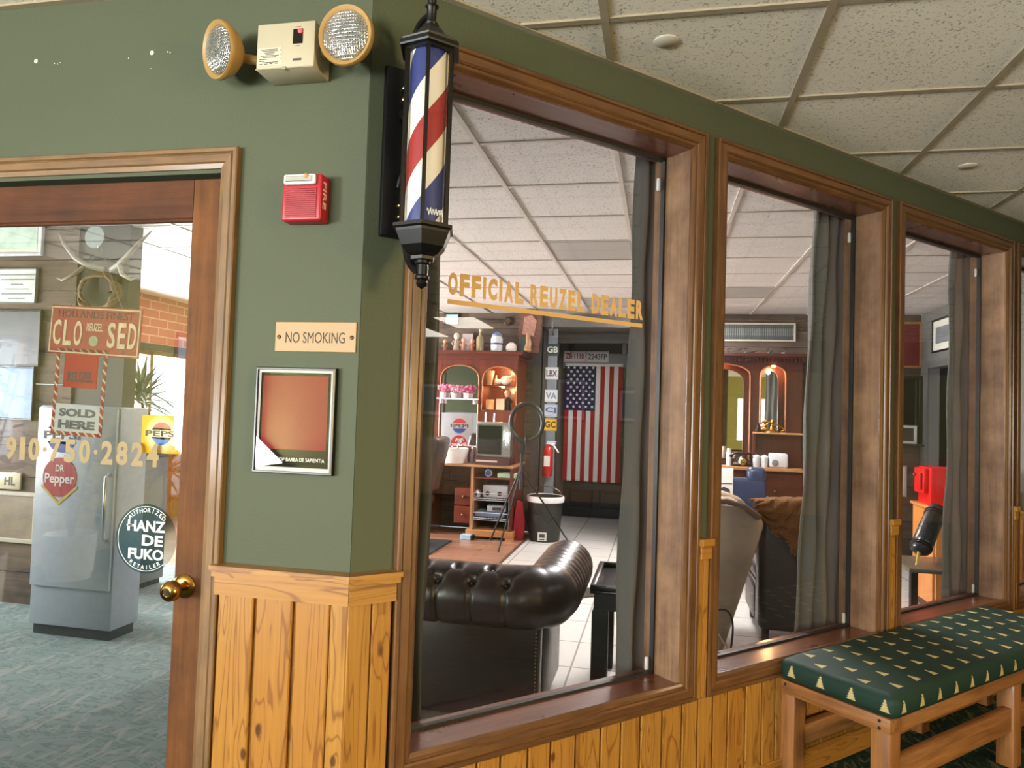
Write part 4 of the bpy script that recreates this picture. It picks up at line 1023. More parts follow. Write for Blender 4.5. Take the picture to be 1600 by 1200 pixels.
# counter: sink bowl, sterilizer on its box
q = at(712, 722, HF-.1)
t = thing('sink_bowl', 'white salon wash bowl on the barber hutch counter', 'sink', (q.x, HF-.19, zct))
MB().lathe([(.0001, .004), (.10, .004), (.12, .0), (.13, .03), (.165, .12), (.170, .165), (.160, .170), (.150, .150), (.115, .05), (.06, .03), (.0001, .028)], n=32).build('bowl', flat(214, 206, 202, .2), t, 50)
MB().tube([(.0, .17, .14), (0, .17, .24), (0, .10, .27), (0, .05, .24)], .010, 8).build('faucet', metal(220, 220, 224, .15), t, 50)
MB().box(-.02, .02, .165, .185, .2, .215).build('tap_lever', metal(220, 220, 224, .15), t)
bx0, bx1 = at(745, 700, HF-.15).x, at(800, 700, HF-.15).x
zb1 = zct+.085
t = thing('product_box', 'dark maroon carton under the glass-front sterilizer', 'box', ((bx0+bx1)/2, HF-.15, zct)); t.scale = (1, .75, 1)
MB().box(-(bx1-bx0)/2, (bx1-bx0)/2, -.13, .15, 0, .083, 0, .003, 1).build('carton', flat(66, 30, 28, .5), t)
MB().box(-(bx1-bx0)/2+.02, .06, -.1315, -.13, .03, .05).build('printed_band', flat(190, 170, 160, .5), t)
q0 = at(747, 660, HF-.13); zst = at(775, 659, HF-.13).z
t = thing('sterilizer', 'glass-front chrome sterilizer cabinet on the maroon carton', 'sterilizer', ((bx0+bx1)/2+.005, HF-.15, zb1-.001)); t.scale = (1, .75, 1)
hw_ = (bx1-bx0)/2-.005; hh = zst-zb1
MB().box(-hw_, hw_, -.10, .16, 0, hh, 0, .01, 2).build('housing', metal(190, 186, 178, .25), t, 40)
MB().box(-hw_+.02, hw_-.1, -.108, -.10, .03, hh-.04).build('door_glass', flat(24, 28, 27, .05, 0.0, .4, 20.0, .0, .8), t)
MB().frame(-hw_+.012, hw_-.092, .022, hh-.032, [(0, -.10), (0, -.114), (.012, -.114), (.014, -.108)], 0, 0).build('door_frame', metal(210, 208, 200, .2), t)
MB().tube([(hw_-.048+.03*math.cos(2*PI*i/24), -.104, hh*.55+.085*math.sin(2*PI*i/24)) for i in range(24)], .004, 6, closed=True).build('control_dial', metal(230, 230, 228, .15), t, 50)
for i in range(2): MB().cyl((-.11+.1*i, -.02, hh), (-.11+.1*i, -.02, hh+.10), .010, n=12).build('dispenser_tube', metal(220, 222, 224, .2), t, 50)
# figures and curios along the crown of the hutch
FG = 'figurines along the crown of the barber hutch'
def crown(px_): return Vector((at(px_, 545, HF+.05).x, HF+.05, ZTOP))
figurine('white fur-collared figurine, tallest of the row on the hutch crown', crown(713), .22, (176, 158, 140), (228, 220, 208), FG)
figurine('small tan figurine at the near end of the hutch crown row', crown(695), .14, (150, 116, 92), (206, 160, 130), FG)
figurine('pink-hatted figurine beside the white fur-collared figurine', crown(724), .16, (196, 150, 128), (220, 174, 150), FG)
figurine('orange robed figurine with raised head on the hutch crown', crown(738), .15, (170, 102, 70), (206, 150, 120), FG)
bottle('tall clear amber bottle on the hutch crown', crown(750), .26, .045, (150, 138, 104), (190, 180, 160))
t = thing('storage_jar', 'squat blue-white ceramic jar with dark bands on the hutch crown', 'jar', crown(776))
MB().lathe([(.0001, 0), (.06, 0), (.07, .02), (.07, .15), (.055, .18), (.0001, .18)], n=24).build('jar_body', flat(206, 210, 216, .3), t, 50)
MB().lathe([(.071, .08), (.071, .10)], n=24, caps=False).build('jar_band', flat(40, 52, 90, .4), t)
MB().lathe([(.058, .18), (.058, .20), (.02, .23), (.0001, .235)], n=24).build('lid', flat(120, 140, 180, .3), t, 50)
t = thing('dish', 'white leaning porcelain dish on the hutch crown', 'dish', crown(799)+Vector((0, -.02, .045)))
MB().lathe([(.0001, 0), (.05, -.004), (.065, -.014), (.066, -.012), (.05, 0), (.0001, .004)], (0, 0, 0), 24, ax='y').build('plate', flat(220, 214, 206, .2), t, 50)
MB().box(-.02, .02, 0, .04, -.045, -.03).build('stand', flat(80, 56, 40, .5), t)
single(MB().lathe([(.0001, 0), (.035, 0), (.033, .10), (.036, .11), (.028, .11), (.028, .01), (.0001, .01)], n=20), 'wooden_cup', 'brown wooden cup behind the porcelain dish on the hutch crown', 'cup', flat(140, 108, 76, .5), crown(803)+Vector((0, .13, 0)))
t = thing('folk_art_board', 'painted folk-art board leaning on the plank wall above the hutch', 'artwork', crown(822)+Vector((0, .12, 0)))
MB().prism([(-.13, .02), (.12, .0), (.15, .18), (.16, .38), (.12, .50), (-.02, .52), (-.10, .46), (-.12, .25)], -.02, .02, 'y').build('board', flat(110, 72, 60, .6, 0.0, .7, 18.0), t)
MB().prism([(-.07, .22), (.07, .20), (.10, .38), (.04, .45), (-.05, .42)], -.026, -.02, 'y').build('painted_face', flat(180, 130, 116, .5, 0.0, .6, 30.0), t)
MB().box(-.10, .02, -.06, -.022, .0, .18, 0, .004, 1).build('stand_block', flat(60, 90, 84, .5, 0.0, .5, 30.0), t)
t = thing('wooden_carving', 'tan carved wooden foot standing at the end of the hutch crown', 'carving', crown(826)+Vector((-.02, 0, .0)))
MB().tube([(0, 0, .02), (.02, 0, .10), (.0, .02, .22)], [.04, .034, .02], 10).build('shaft', flat(170, 130, 92, .5), t, 50)
MB().ball((.02, -.05, .02), .04, .07, .022).build('toe', flat(170, 130, 92, .5), t, 50)
framed('framed_certificate', 'pale green certificate in a black frame on the planks above the hutch', (at(706, 508, PL).x, PL-.001, at(706, 508, PL).z), .185, .145, (20, 20, 22), (176, 216, 206), fw=.012)
framed('framed_print', 'small pale print leaning on the planks behind the fur-collared figurine', (at(731, 540, PL).x, PL-.03, ZTOP+.002), .16, .26, (150, 120, 100), (196, 186, 186), fw=.010)
t = thing('wall_ornament', 'long dark wooden ornament with a round boss on the planks', 'wall ornament', (at(770, 502, PL).x, PL-.002, at(770, 502, PL).z))
MB().box(-.27, .15, -.025, 0, -.02, .02, 0, .008, 2).build('bar', flat(74, 56, 44, .6), t, 40)
MB().lathe([(.055, 0), (.055, .02), (.04, .03), (.038, .02), (.0001, .02)], (.19, 0, .0), 24, ax='y').build('boss', flat(84, 62, 46, .6), t, 40)
# curios in the lit niche
NG = 'curios in the lit niche of the barber hutch'
zsh = at(780, 602, HF).z
t = thing('carved_horn', 'pale carved horn vase standing in the lit niche', 'vase', (at(764, 600, HF+.12).x, HF+.14, zsh), 0, NG)
MB().lathe([(.0001, 0), (.03, 0), (.035, .05), (.05, .12), (.058, .17), (.052, .17), (.03, .05), (.0001, .03)], n=16).build('body', flat(222, 190, 140, .5), t, 50)
bottle('small pale bottle in the middle of the lit niche', (at(775, 600, HF+.12).x, HF+.12, zsh), .12, .022, (226, 200, 160), (240, 220, 190), NG)
t = thing('animal_skull', 'white horned animal skull lying on the niche shelf', 'skull', (at(792, 600, HF+.12).x, HF+.10, zsh), 0, NG)
MB().ball((0, 0, .06), .075, .06, .055).ball((-.09, -.01, .045), .055, .035, .03).build('cranium', flat(232, 214, 186, .5), t, 50)
for sx in (-1, 1): MB().tube([(.04, sx*.04, .09), (.08, sx*.07, .12), (.10, sx*.05, .06)], [.012, .009, .003], 8).build('horn', flat(200, 160, 110, .5), t, 50)
figurine('dark costumed doll seated in the lower half of the niche', (at(792, 640, HF+.10).x, HF+.12, zn0+.002), .24, (30, 24, 30), (196, 150, 130), NG, 'doll')
for i, (pxx, w_, h_, cc_) in enumerate(((765, .085, .12, (226, 170, 110)), (782, .10, .13, (214, 186, 150)))):
    single(MB().box(-w_/2, w_/2, -.03, .03, 0, h_, 0, .003, 1), 'gift_box', ('small orange-tan box standing at the near side of the niche floor', 'wider pale box standing beside the orange-tan box in the niche')[i], 'box', flat(*cc_, .5, 0.0, .3, 40.0), (at(pxx, 640, HF+.06).x, HF+.065, zn0+.002))
# plush and flowers on the ledge before the mirror
zl = at(715, 622, HF-.03).z
for i, (pxx, cc_, lab) in enumerate(((694, (214, 120, 150), 'pink flower bunch on the mirror ledge, the one by the curtain'), (711, (232, 150, 176), 'pale pink flower bunch in the middle of the mirror ledge'), (730, (196, 90, 130), 'deep pink flower bunch on the mirror ledge by the niche'))):
    t = thing('flower_bunch', lab, 'flowers', (at(pxx, 605, HF-.03).x, HF-.055, zl), 0, 'pink flowers on the mirror ledge'); rr = random.Random(i)
    MB().lathe([(.0001, 0), (.03, 0), (.036, .06), (.03, .06), (.0001, .05)], n=12).build('pot', flat(226, 216, 222, .4), t, 50)
    m = MB()
    for j in range(26): m.ball((rr.uniform(-.06, .06), rr.uniform(-.03, .03), rr.uniform(.06, .15)), rr.uniform(.010, .018), n=7)
    m.build('blossoms', flat(*cc_, .6, 0.0, .4, 60.0), t, 60)
t = thing('mirror_ledge', 'white narrow shelf across the arched mirror of the barber hutch', 'shelf', (at(716, 622, HF-.03).x, HF-.06, zl-.016))
MB().box(-.24, .24, -.05, .055, 0, .015, 0, .003, 1).build('board', flat(220, 206, 216, .4), t)
for sx in (-.2, .2): MB().box(sx-.008, sx+.008, -.03, .055, -.05, 0).build('bracket', flat(220, 206, 216, .4), t)
for i in range(5):
    bottle('small grooming bottle on the counter before the mirror', (at(694+i*11, 712, HF-.05).x, HF-.06+.03*(i % 2), zct), .15+.03*(i % 3), .022, ((120, 90, 150), (210, 200, 214), (60, 50, 60), (196, 170, 200), (150, 140, 160))[i], (230, 226, 230), 'grooming bottles before the mirror')
# small items on the floor by the station
t = thing('adapter_box', 'small pale power box with a dark end on the laminate floor', 'power adapter', at(730, 842, 7.8)*1.0)
t.location.z = 0.0
MB().box(-.07, .05, -.05, .05, 0, .055, 0, .004, 1).build('housing', flat(160, 182, 200, .4), t)
MB().box(.05, .075, -.05, .05, 0, .055, 0, .003, 1).build('socket_end', flat(20, 20, 22, .4), t)
q = at(730, 842, 7.8)
single(MB().tube([(0, 0, .005), (.25, .05, .005), (.33, .2, .005), (.30, .28, .02), (.31, .30, .12)], .005, 6), 'power_cord', 'grey power cord running from the power box to the hutch', 'cord', flat(120, 112, 104, .5), (q.x+.08, 7.78, 0))
single(MB().prism([(-.07, 0), (.05, 0), (.06, .20), (.03, .42), (-.03, .44), (-.06, .22)], -.03, .03, 'y'), 'red_bag', 'red folded bag leaning at the end of the barber hutch', 'bag', flat(156, 24, 40, .6), (HX1+.055, HF-.02, 0))
# barber chair near the dark curtain
t = thing('barber_chair', 'black barber chair half hidden by the dark curtain', 'chair', (-2.62, 7.22, .014))
BLK = leather(30, 26, 28, .3)
MB().lathe([(.0001, 0), (.26, 0), (.26, .015), (.20, .035), (.06, .06), (.05, .40), (.0001, .40)], n=32).build('pedestal', metal(180, 182, 188, .2), t, 50)
MB().box(-.26, .26, -.26, .26, .40, .54, 0, .05, 4).build('seat', BLK, t, 60)
m = MB(); m.M = Matrix.Translation((.24, 0, .56)) @ Matrix.Rotation(.22, 4, 'Y'); m.box(-.06, .06, -.25, .25, 0, .60, 0, .05, 4).build('backrest', BLK, t, 60)
for sy in (-1, 1): MB().box(-.24, .22, sy*.30-.035, sy*.30+.035, .66, .72, 0, .02, 3).cyl((-.15, sy*.29, .50), (-.15, sy*.29, .67), .018).cyl((.12, sy*.29, .50), (.12, sy*.29, .67), .018).build('armrest', BLK, t, 50)
MB().box(-.50, -.36, -.18, .18, .14, .18, 0, .01, 2).cyl((-.24, -.15, .44), (-.42, -.15, .18), .012).cyl((-.24, .15, .44), (-.42, .15, .18), .012).build('footrest', metal(170, 172, 178, .25), t, 50)

# ------------------------------------------------------------------ alcove: door, flag, plates, post, bin, extinguisher
dY = 10.09
dl_, dr_ = at(882, 700, dY).x, -.38
DD = empty_structure('door_2', ((dl_+dr_)/2, dY, 0)); hw_ = (dr_-dl_)/2
BD_ = flat(22, 23, 26, .4, 0.0, .2)
MB().box(-hw_, hw_, -.04, 0, .01, 2.08).build('leaf', BD_, DD)
for x0_, x1_ in ((-hw_+.08, -.04), (.04, hw_-.08)):
    for z0_, z1_ in ((.12, .38), (.46, 1.0), (1.10, 1.95)): MB().frame(x0_, x1_, z0_, z1_, [(0, -.04), (.006, -.052), (.02, -.052), (.03, -.043)], 0, 0).build('panel_moulding', BD_, DD)
MB().box(-hw_-.05, hw_+.05, -.05, 0, 2.09, 2.30).build('head_casing', flat(132, 134, 136, .5), DD)
p0, p1 = at(885, 568, 10.0), at(968, 755, 10.0)
fw_, fh_ = p1.x-p0.x+.02, p0.z-p1.z
FL = thing('flag', 'American flag hung upright over the black alcove door', 'flag', ((p0.x+p1.x)/2, 9.99, p1.z))
def wave(u, v): return .012*math.sin(u*9+v*2.2)*(1-.6*v)+.008*math.sin(v*11+u*3)*(1-v)
def ff(u, v): return (-fw_/2+u*fw_ - .012*(1-v)*u, wave(u, v), v*fh_)
k = NT('flag_cloth'); uvx = k.xyz(k.uv())
st_ = k.math('LESS_THAN', k.math('MODULO', k.math('MULTIPLY', uvx[0], 13.0), 2.0), 1.0)
col = k.mix(st_, rgb(222, 220, 216), rgb(160, 28, 44))
can = k.math('MULTIPLY', k.math('LESS_THAN', uvx[0], 7/13), k.math('GREATER_THAN', uvx[1], .60))
col = k.mix(can, col, rgb(34, 38, 78)); k.bsdf(col, .8, 0, k.noise(k.obj(), 400, 2), .2, .002, spec=.2)
MB().sheet(ff, 52, 60).build('flag_cloth', k.m, FL, 80, solid=.002)
m = MB()
for i in range(11):
    for j in range(9):
        if (i+j) % 2: continue
        uc, vc = (7/13)*(j+1)/10, .60+.40*(11-i)/12
        V = [ff(uc, vc)]
        cx_, cy_, cz_ = V[0]; rs_ = .026
        pts = []
        for q_ in range(10):
            a_ = PI/2+q_*PI/5; r_ = rs_ if q_ % 2 == 0 else rs_*.4
            pts.append((cx_+r_*math.cos(a_), cy_-.004, cz_+r_*math.sin(a_)))
        m.add([(cx_, cy_-.004, cz_)]+pts, [(0, 1+q_, 1+(q_+1) % 10) for q_ in range(10)])
m.build('star_print', flat(230, 228, 224, .7), FL, solid=.001)
MB().sheet(lambda u, v: (-fw_/2+u*fw_, wave(u, 1)-.003, fh_-.035+v*.04), 40, 2).build('header_band', cloth(230, 228, 222), FL, 80, solid=.002)
for sx in (-1, 1): MB().lathe([(.010, 0), (.010, .003), (.005, .003)], (sx*(fw_/2-.02), wave((sx+1)/2, 1)-.006, fh_-.012), 12, ax='y').build('grommet', metal(200, 170, 100, .3), FL)
def plate(lab, p, w_, h_, base_, txt_, tcol, rz=0.0):
    t = thing('licence_plate', lab, 'licence plate', p, rz)
    MB().box(-w_/2, w_/2, -.004, 0, 0, h_, 0, .0015, 1).build('plate_blank', flat(*base_, .4, 0.0, .1), t)
    MB().text(txt_, -w_*.42, w_*.42, h_*.25, h_*.78, -.004, .0015, .03).build('plate_characters', flat(*tcol, .5), t)
    MB().frame(-w_*.48, w_*.48, h_*.05, h_*.95, [(0, -.004), (0, -.0048), (.004, -.0048), (.004, -.004)], 0, 0).build('rim_emboss', flat(*[int(x*.8) for x in base_], .4), t)
    return t
hp = dY-.052
q0, q1 = at(881, 565, hp), at(915, 565, hp); w1_ = q1.x-q0.x
plate('white licence plate with red characters above the flag', ((q0.x+q1.x)/2, hp, q0.z), w1_, w1_*.5, (214, 206, 204), 'ZB\u00b71110', (150, 70, 70))
q0, q1 = at(916, 566, hp), at(951, 566, hp); w2_ = q1.x-q0.x
plate('white licence plate with dark characters above the flag', ((q0.x+q1.x)/2, hp, q0.z), w2_, w2_*.5, (206, 206, 200), '2243FP', (84, 84, 92))
bottle('dark figurine bottle on the ledge over the alcove door, beside the plank wall', (at(893, 545, hp+.02).x, hp+.03, 2.301), .30, .035, (60, 52, 50), (110, 90, 80))
bottle('pale bottle on the ledge over the alcove door, at the curtain side', (at(976, 545, hp+.02).x, hp+.03, 2.301), .26, .035, (190, 186, 180), (220, 220, 220))
# post with plates
pX, pY = at(861, 640, PL-.14).x, PL-.14
t = thing('plate_post', 'slim grey post carrying licence plates beside the alcove', 'post', (pX, pY, 0))
MB().box(-.055, .055, -.02, .02, 0, 2.45, 0, .004, 1).build('upright', flat(116, 124, 132, .5), t)
MB().box(-.10, .10, -.10, .08, 0, .02).build('foot_plate', flat(70, 72, 76, .5), t)
MB().tube([(0, -.02, 2.38), (0, -.09, 2.42), (0, -.10, 2.52), (0, -.05, 2.57)], .012, 8).build('hook', metal(150, 150, 150, .4), t, 50)
def onpost(ytop, ybot, lab, base_, s_, tcol, wd=.155):
    a_, b_ = at(859, ytop, pY-.024), at(859, ybot, pY-.024)
    plate(lab, (pX, pY-.021, b_.z), wd, a_.z-b_.z, base_, s_, tcol)
onpost(537, 556, 'dark plate with pale letters, topmost on the slim post', (44, 60, 56), 'GB', (200, 206, 196))
onpost(574, 593, 'pale plate with a maroon foot, second from the top of the slim post', (206, 204, 206), 'LBX', (70, 60, 80))
onpost(609, 628, 'white plate with faded letters, midway down the slim post', (206, 210, 214), 'VA', (120, 130, 150))
onpost(632, 651, 'pale blue plate below the white faded plate on the slim post', (180, 190, 206), 'CJ', (80, 90, 130))
onpost(654, 673, 'yellow plate, lowest on the slim post', (222, 170, 40), 'GC', (60, 50, 30))
ex = at(854, 744, pY-.10)
t = thing('fire_extinguisher', 'red fire extinguisher hung low on the slim post', 'fire extinguisher', (pX-.01, pY-.085, ex.z))
MB().lathe([(.0001, 0), (.055, 0), (.06, .02), (.06, .30), (.045, .34), (.02, .36), (.02, .375), (.0001, .375)], n=24).build('cylinder', flat(176, 26, 22, .25), t, 50)
MB().box(-.035, .035, -.062, -.055, .12, .24).build('instruction_label', flat(222, 216, 206, .5), t)
MB().box(-.02, .09, -.012, .012, .375, .395).box(-.015, .10, -.010, .010, .40, .412).build('valve_handle', metal(210, 210, 208, .3), t)
MB().tube([(.02, 0, .385), (.07, -.01, .36), (.13, -.02, .28)], .010, 8).build('hose', flat(214, 206, 200, .4), t, 50)
MB().box(-.06, .06, .055, .064, .10, .16).build('wall_bracket', metal(120, 120, 122, .4), t)
bn = at(853, 838, 8.2)
t = thing('trash_bin', 'dark swing bin with a white liner and a moustache print', 'bin', (bn.x, 8.09, 0))
hb = .50
MB().lathe([(.0001, 0), (.165, 0), (.170, .01), (.200, hb), (.192, hb), (.16, .02), (.0001, .02)], n=36).build('bucket', flat(46, 44, 40, .45), t, 40)
MB().lathe([(.193, hb-.01), (.208, hb+.005), (.216, hb-.012), (.212, hb-.06), (.203, hb-.05)], n=36, caps=False).build('liner', flat(220, 214, 212, .5), t, 50)
stc = [(-.13, .30), (-.10, .36), (-.04, .37), (0, .335), (.04, .31), (.09, .27), (.13, .29), (.11, .24), (.06, .22), (0, .27), (-.05, .31), (-.09, .31)]
def wrap(x, z, r=.0): return (math.sin(x/.185)*(.170+.06*z+.0015+r), -math.cos(x/.185)*(.170+.06*z+.0015+r), z)
m = MB(); n_ = len(stc); m.add([wrap(a_, b_) for a_, b_ in stc]+[wrap(a_, b_, .001) for a_, b_ in stc], [tuple(range(n_)), tuple(range(2*n_-1, n_-1, -1))]+[(i, (i+1) % n_, (i+1) % n_+n_, i+n_) for i in range(n_)]); m.build('moustache_print', flat(16, 15, 14, .5), t)
MB().box(-.05, .05, -.186, -.178, .02, .115).build('maker_label', flat(206, 204, 196, .5), t)
MB().box(-.03, .03, -.188, -.186, .055, .095).box(-.028, .028, -.188, -.186, .03, .042).build('label_print', flat(60, 58, 54, .6), t)
MB().tube([(.20*math.cos(a_), .0, hb-.03+.14*math.sin(a_)) for a_ in [PI*i/16 for i in range(17)]], .004, 6).build('bail_handle', metal(110, 100, 80, .4), t, 50)

# ------------------------------------------------------------------ second barber station, seen through the second window
KX0, KX1 = -.235, 1.48
KO = Vector(((KX0+KX1)/2, (HF+HB)/2, 0))
H2 = thing('barber_hutch', 'dentil-topped barber hutch with two lit mirrors, seen through the second window', 'cabinet', KO)
def KM():
    m = MB(); m.M = Matrix.Translation(-KO); return m
ZK = at(1200, 553, HF).z; zc2 = at(1210, 731, HF-.15).z; zs2 = at(1210, 676, HF-.06).z
ra, rb = at(1188, 610, HF).x, at(1228, 610, HF).x
ma, mb_ = .27, at(1172, 620, HF).x
la, lb = ma-.16-(rb-ra), ma-.16
ztr = at(1210, 572, HF).z; zspr = at(1190, 590, HF).z; zmb = at(1160, 702, HF).z
holes2 = [(ma, mb_, zc2+.04, zspr, ztr+.02), (ra, rb, zs2, zspr, ztr), (la, lb, zs2, zspr, ztr)]
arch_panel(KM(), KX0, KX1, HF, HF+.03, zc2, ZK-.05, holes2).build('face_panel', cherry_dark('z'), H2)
for (xa, xb, zb, s_, t_) in holes2:
    KM().box(xa-.022, xa-.004, HF+.031, HB-.02, zb, ZK-.06).build('recess_side', cherry_dark('z'), H2)
    KM().box(xb+.004, xb+.022, HF+.031, HB-.02, zb, ZK-.06).build('recess_side', cherry_dark('z'), H2)
    n_ = 16; pts = [(xa, HF-.004, zb)]+[(xa+(xb-xa)*(1-math.cos(PI*i/n_))/2, HF-.004, s_+(t_-s_)*math.sin(PI*i/n_)**.75) for i in range(n_+1)]+[(xb, HF-.004, zb)]
    KM().tube(pts, .009, 6).build('arch_bead', wood('z', rgb(120, 62, 34), rgb(190, 122, 78), .3, .4, 1.0, .2), H2, 60)
    arch_panel(KM(), xa-.003, xb+.003, HF+.20, HF+.22, zb, t_+.02, [(xa+.035, xb-.045, zb+.02, s_-.05, t_-.04)]).build('mirror_frame', cherry_dark('z'), H2)
    KM().box(xa, xb, HF+.222, HF+.23, zb, t_).build('mirror', mirror(), H2)
    c = Vector(((xa+xb)/2, HF+.05, t_-.012))
    KM().lathe([(.0001, .0), (.022, 0), (.026, .012), (.0001, .016)], c-Vector((0, .055, -.002)), 18).build('puck_light', glow(255, 214, 150, 30.0), H2)
    lamp('mirror_lamp', (c.x, c.y+.03, c.z-.035), 6.0, (1.0, .55, .24), .02)
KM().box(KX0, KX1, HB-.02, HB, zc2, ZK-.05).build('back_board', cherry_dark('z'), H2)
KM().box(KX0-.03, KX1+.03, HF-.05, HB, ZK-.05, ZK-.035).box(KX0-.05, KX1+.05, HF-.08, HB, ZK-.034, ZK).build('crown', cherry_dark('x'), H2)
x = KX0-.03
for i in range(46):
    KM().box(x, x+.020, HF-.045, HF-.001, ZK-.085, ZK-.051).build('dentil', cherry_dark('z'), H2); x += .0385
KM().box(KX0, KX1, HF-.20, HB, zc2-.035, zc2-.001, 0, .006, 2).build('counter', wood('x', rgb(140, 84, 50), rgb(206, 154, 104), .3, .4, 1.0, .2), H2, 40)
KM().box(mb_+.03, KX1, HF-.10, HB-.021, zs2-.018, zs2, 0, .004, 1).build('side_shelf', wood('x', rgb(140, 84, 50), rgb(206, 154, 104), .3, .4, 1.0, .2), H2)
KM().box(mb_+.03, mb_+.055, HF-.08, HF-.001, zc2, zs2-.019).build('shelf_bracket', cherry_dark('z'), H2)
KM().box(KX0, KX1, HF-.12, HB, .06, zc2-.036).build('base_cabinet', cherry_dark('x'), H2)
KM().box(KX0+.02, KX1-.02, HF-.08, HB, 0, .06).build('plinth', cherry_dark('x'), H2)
for i in range(3):
    for z0, z1 in ((.12, .50), (.53, zc2-.06)):
        KM().box(KX0+.03+i*.57, KX0+.57+i*.57, HF-.135, HF-.121, z0, z1, 0, .004, 1).build('drawer_front', cherry_dark('x'), H2)
        KM().ball((KX0+.30+i*.57, HF-.148, (z0+z1)/2), .014).build('drawer_knob', metal(140, 110, 60, .4), H2, 50)
k = NT('comb_print'); xx = k.xyz(k.obj())
ln = k.math('GREATER_THAN', k.math('FRACT', k.math('MULTIPLY', xx[0], 42.0)), .45)
band = k.math('MULTIPLY', k.math('GREATER_THAN', xx[2], .07), k.math('LESS_THAN', xx[2], .15))
k.bsdf(k.mix(k.math('MULTIPLY', ln, k.math('ADD', .25, k.math('MULTIPLY', band, .6))), rgb(60, 66, 66), rgb(150, 156, 152)), .5)
pl, pr = at(1120, 530, PL).x-.35, at(1243, 530, PL).x
framed('framed_combs', 'long pale-framed picture of a row of combs above the second hutch', ((pl+pr)/2, PL-.001, at(1200, 534, PL).z), pr-pl, .215, (206, 196, 176), (90, 90, 88), fw=.022, pmat=k.m)
for i, (px_, lab) in enumerate(((1128, 'old metal clipper on the second hutch crown, the one by the window frame'), (1149, 'old metal shears on the second hutch crown beside the clipper'), (1175, 'old metal hand plane, biggest of the tools on the second hutch crown'), (1205, 'old metal tongs on the second hutch crown past the hand plane'), (1226, 'old metal comb tin on the second hutch crown near the curtain'))):
    t = thing('antique_tool', lab, 'tool', (at(px_, 548, HF+.02).x, HF+.06, ZK), .3*i, 'antique barber tools on the second hutch crown'); l_ = .05+.02*((i*7) % 3)
    MB().tube([(-l_, 0, .012), (0, 0, .018), (l_, 0, .045+.02*(i % 2))], [.008, .012, .006], 8).box(-l_*.8, l_*.6, -.02, .02, 0, .014, 0, .004, 1).build('tool_body', metal(160, 156, 150, .35), t, 40)
    MB().tube([(-l_, .01, .02), (-l_-.01, .01, .05), (-l_+.03, .01, .06)], .005, 6).build('tool_grip', metal(90, 84, 78, .4), t, 50)
q = at(1206, 674, HF-.03)
t = thing('brass_ornament', 'ornate brass desk ornament on the side shelf of the second hutch', 'ornament', (q.x, HF-.02, zs2))
MB().lathe([(.0001, 0), (.085, 0), (.08, .012), (.05, .02), (.02, .05), (.012, .09), (.03, .11), (.008, .13), (.0001, .14)], n=24).build('stem', metal(196, 156, 84, .25), t, 50)
MB().tube([(-.11, 0, .05), (-.05, 0, .085), (0, 0, .13), (.05, 0, .085), (.11, 0, .05)], .008, 8).tube([(-.10, 0, .06), (-.13, 0, .03), (-.09, 0, .015)], .006, 8).tube([(.10, 0, .06), (.13, 0, .03), (.09, 0, .015)], .006, 8).build('scroll_arm', metal(196, 156, 84, .25), t, 50)
single(MB().lathe([(.0001, 0), (.03, 0), (.034, .03), (.02, .07), (.012, .10), (.0001, .105)], n=18), 'perfume_bottle', 'dark squat bottle beside the brass ornament', 'bottle', flat(40, 26, 20, .15), (at(1184, 674, HF-.03).x, HF-.03, zs2))
q = at(1216, 728, HF-.10)
t = thing('radio', 'white table radio with a round dial on the second hutch counter', 'radio', (q.x, HF-.08, zc2))
MB().box(-.095, .095, -.05, .05, 0, .15, 0, .02, 4).build('case', flat(216, 216, 220, .35), t, 50)
MB().lathe([(.034, .05), (.034, .056), (.012, .060), (.0001, .060)], (-.035, 0, .05), 24, ax='y').build('tuning_dial', flat(120, 120, 124, .3), t, 40)
for i in range(2):
    t = thing('canister', ('clear white canister next to the radio', 'clear white canister farther along from the radio')[i], 'jar', (q.x-.14-.08*i, HF-.10, zc2))
    MB().lathe([(.0001, 0), (.036, 0), (.038, .10), (.0001, .10)], n=20).build('jar_body', flat(200, 206, 208, .15), t, 50)
    MB().lathe([(.040, .10), (.040, .115), (.01, .125), (.0001, .13)], n=20).build('lid', flat(220, 222, 224, .3), t, 50)
q = at(1160, 722, HF-.12)
t = thing('telephone', 'black and brass antique telephone on the second hutch counter', 'telephone', (q.x, HF-.09, zc2))
MB().box(-.10, .10, -.07, .07, 0, .035, 0, .01, 2).lathe([(.085, .035), (.06, .07), (.035, .10), (.0001, .10)], n=20).build('base', flat(28, 24, 22, .25), t, 40)
MB().tube([(-.11, 0, .115), (-.07, 0, .135), (.07, 0, .135), (.11, 0, .115)], .012, 8).ball((-.115, 0, .105), .03, .03, .02).ball((.115, 0, .105), .03, .03, .02).build('receiver', flat(28, 24, 22, .25), t, 50)
MB().lathe([(.038, .071), (.03, .078), (.0001, .078)], (0, 0, .05), 20, ax='y').build('dial', metal(200, 164, 96, .3), t)
single(MB().lathe([(.0001, 0), (.028, 0), (.03, .13), (.02, .15), (.022, .18), (.0001, .18)], n=18), 'lotion_bottle', 'tall white bottle at the window-frame end of the second hutch counter', 'bottle', flat(216, 212, 206, .25), (at(1139, 722, HF-.10).x, HF-.08, zc2))
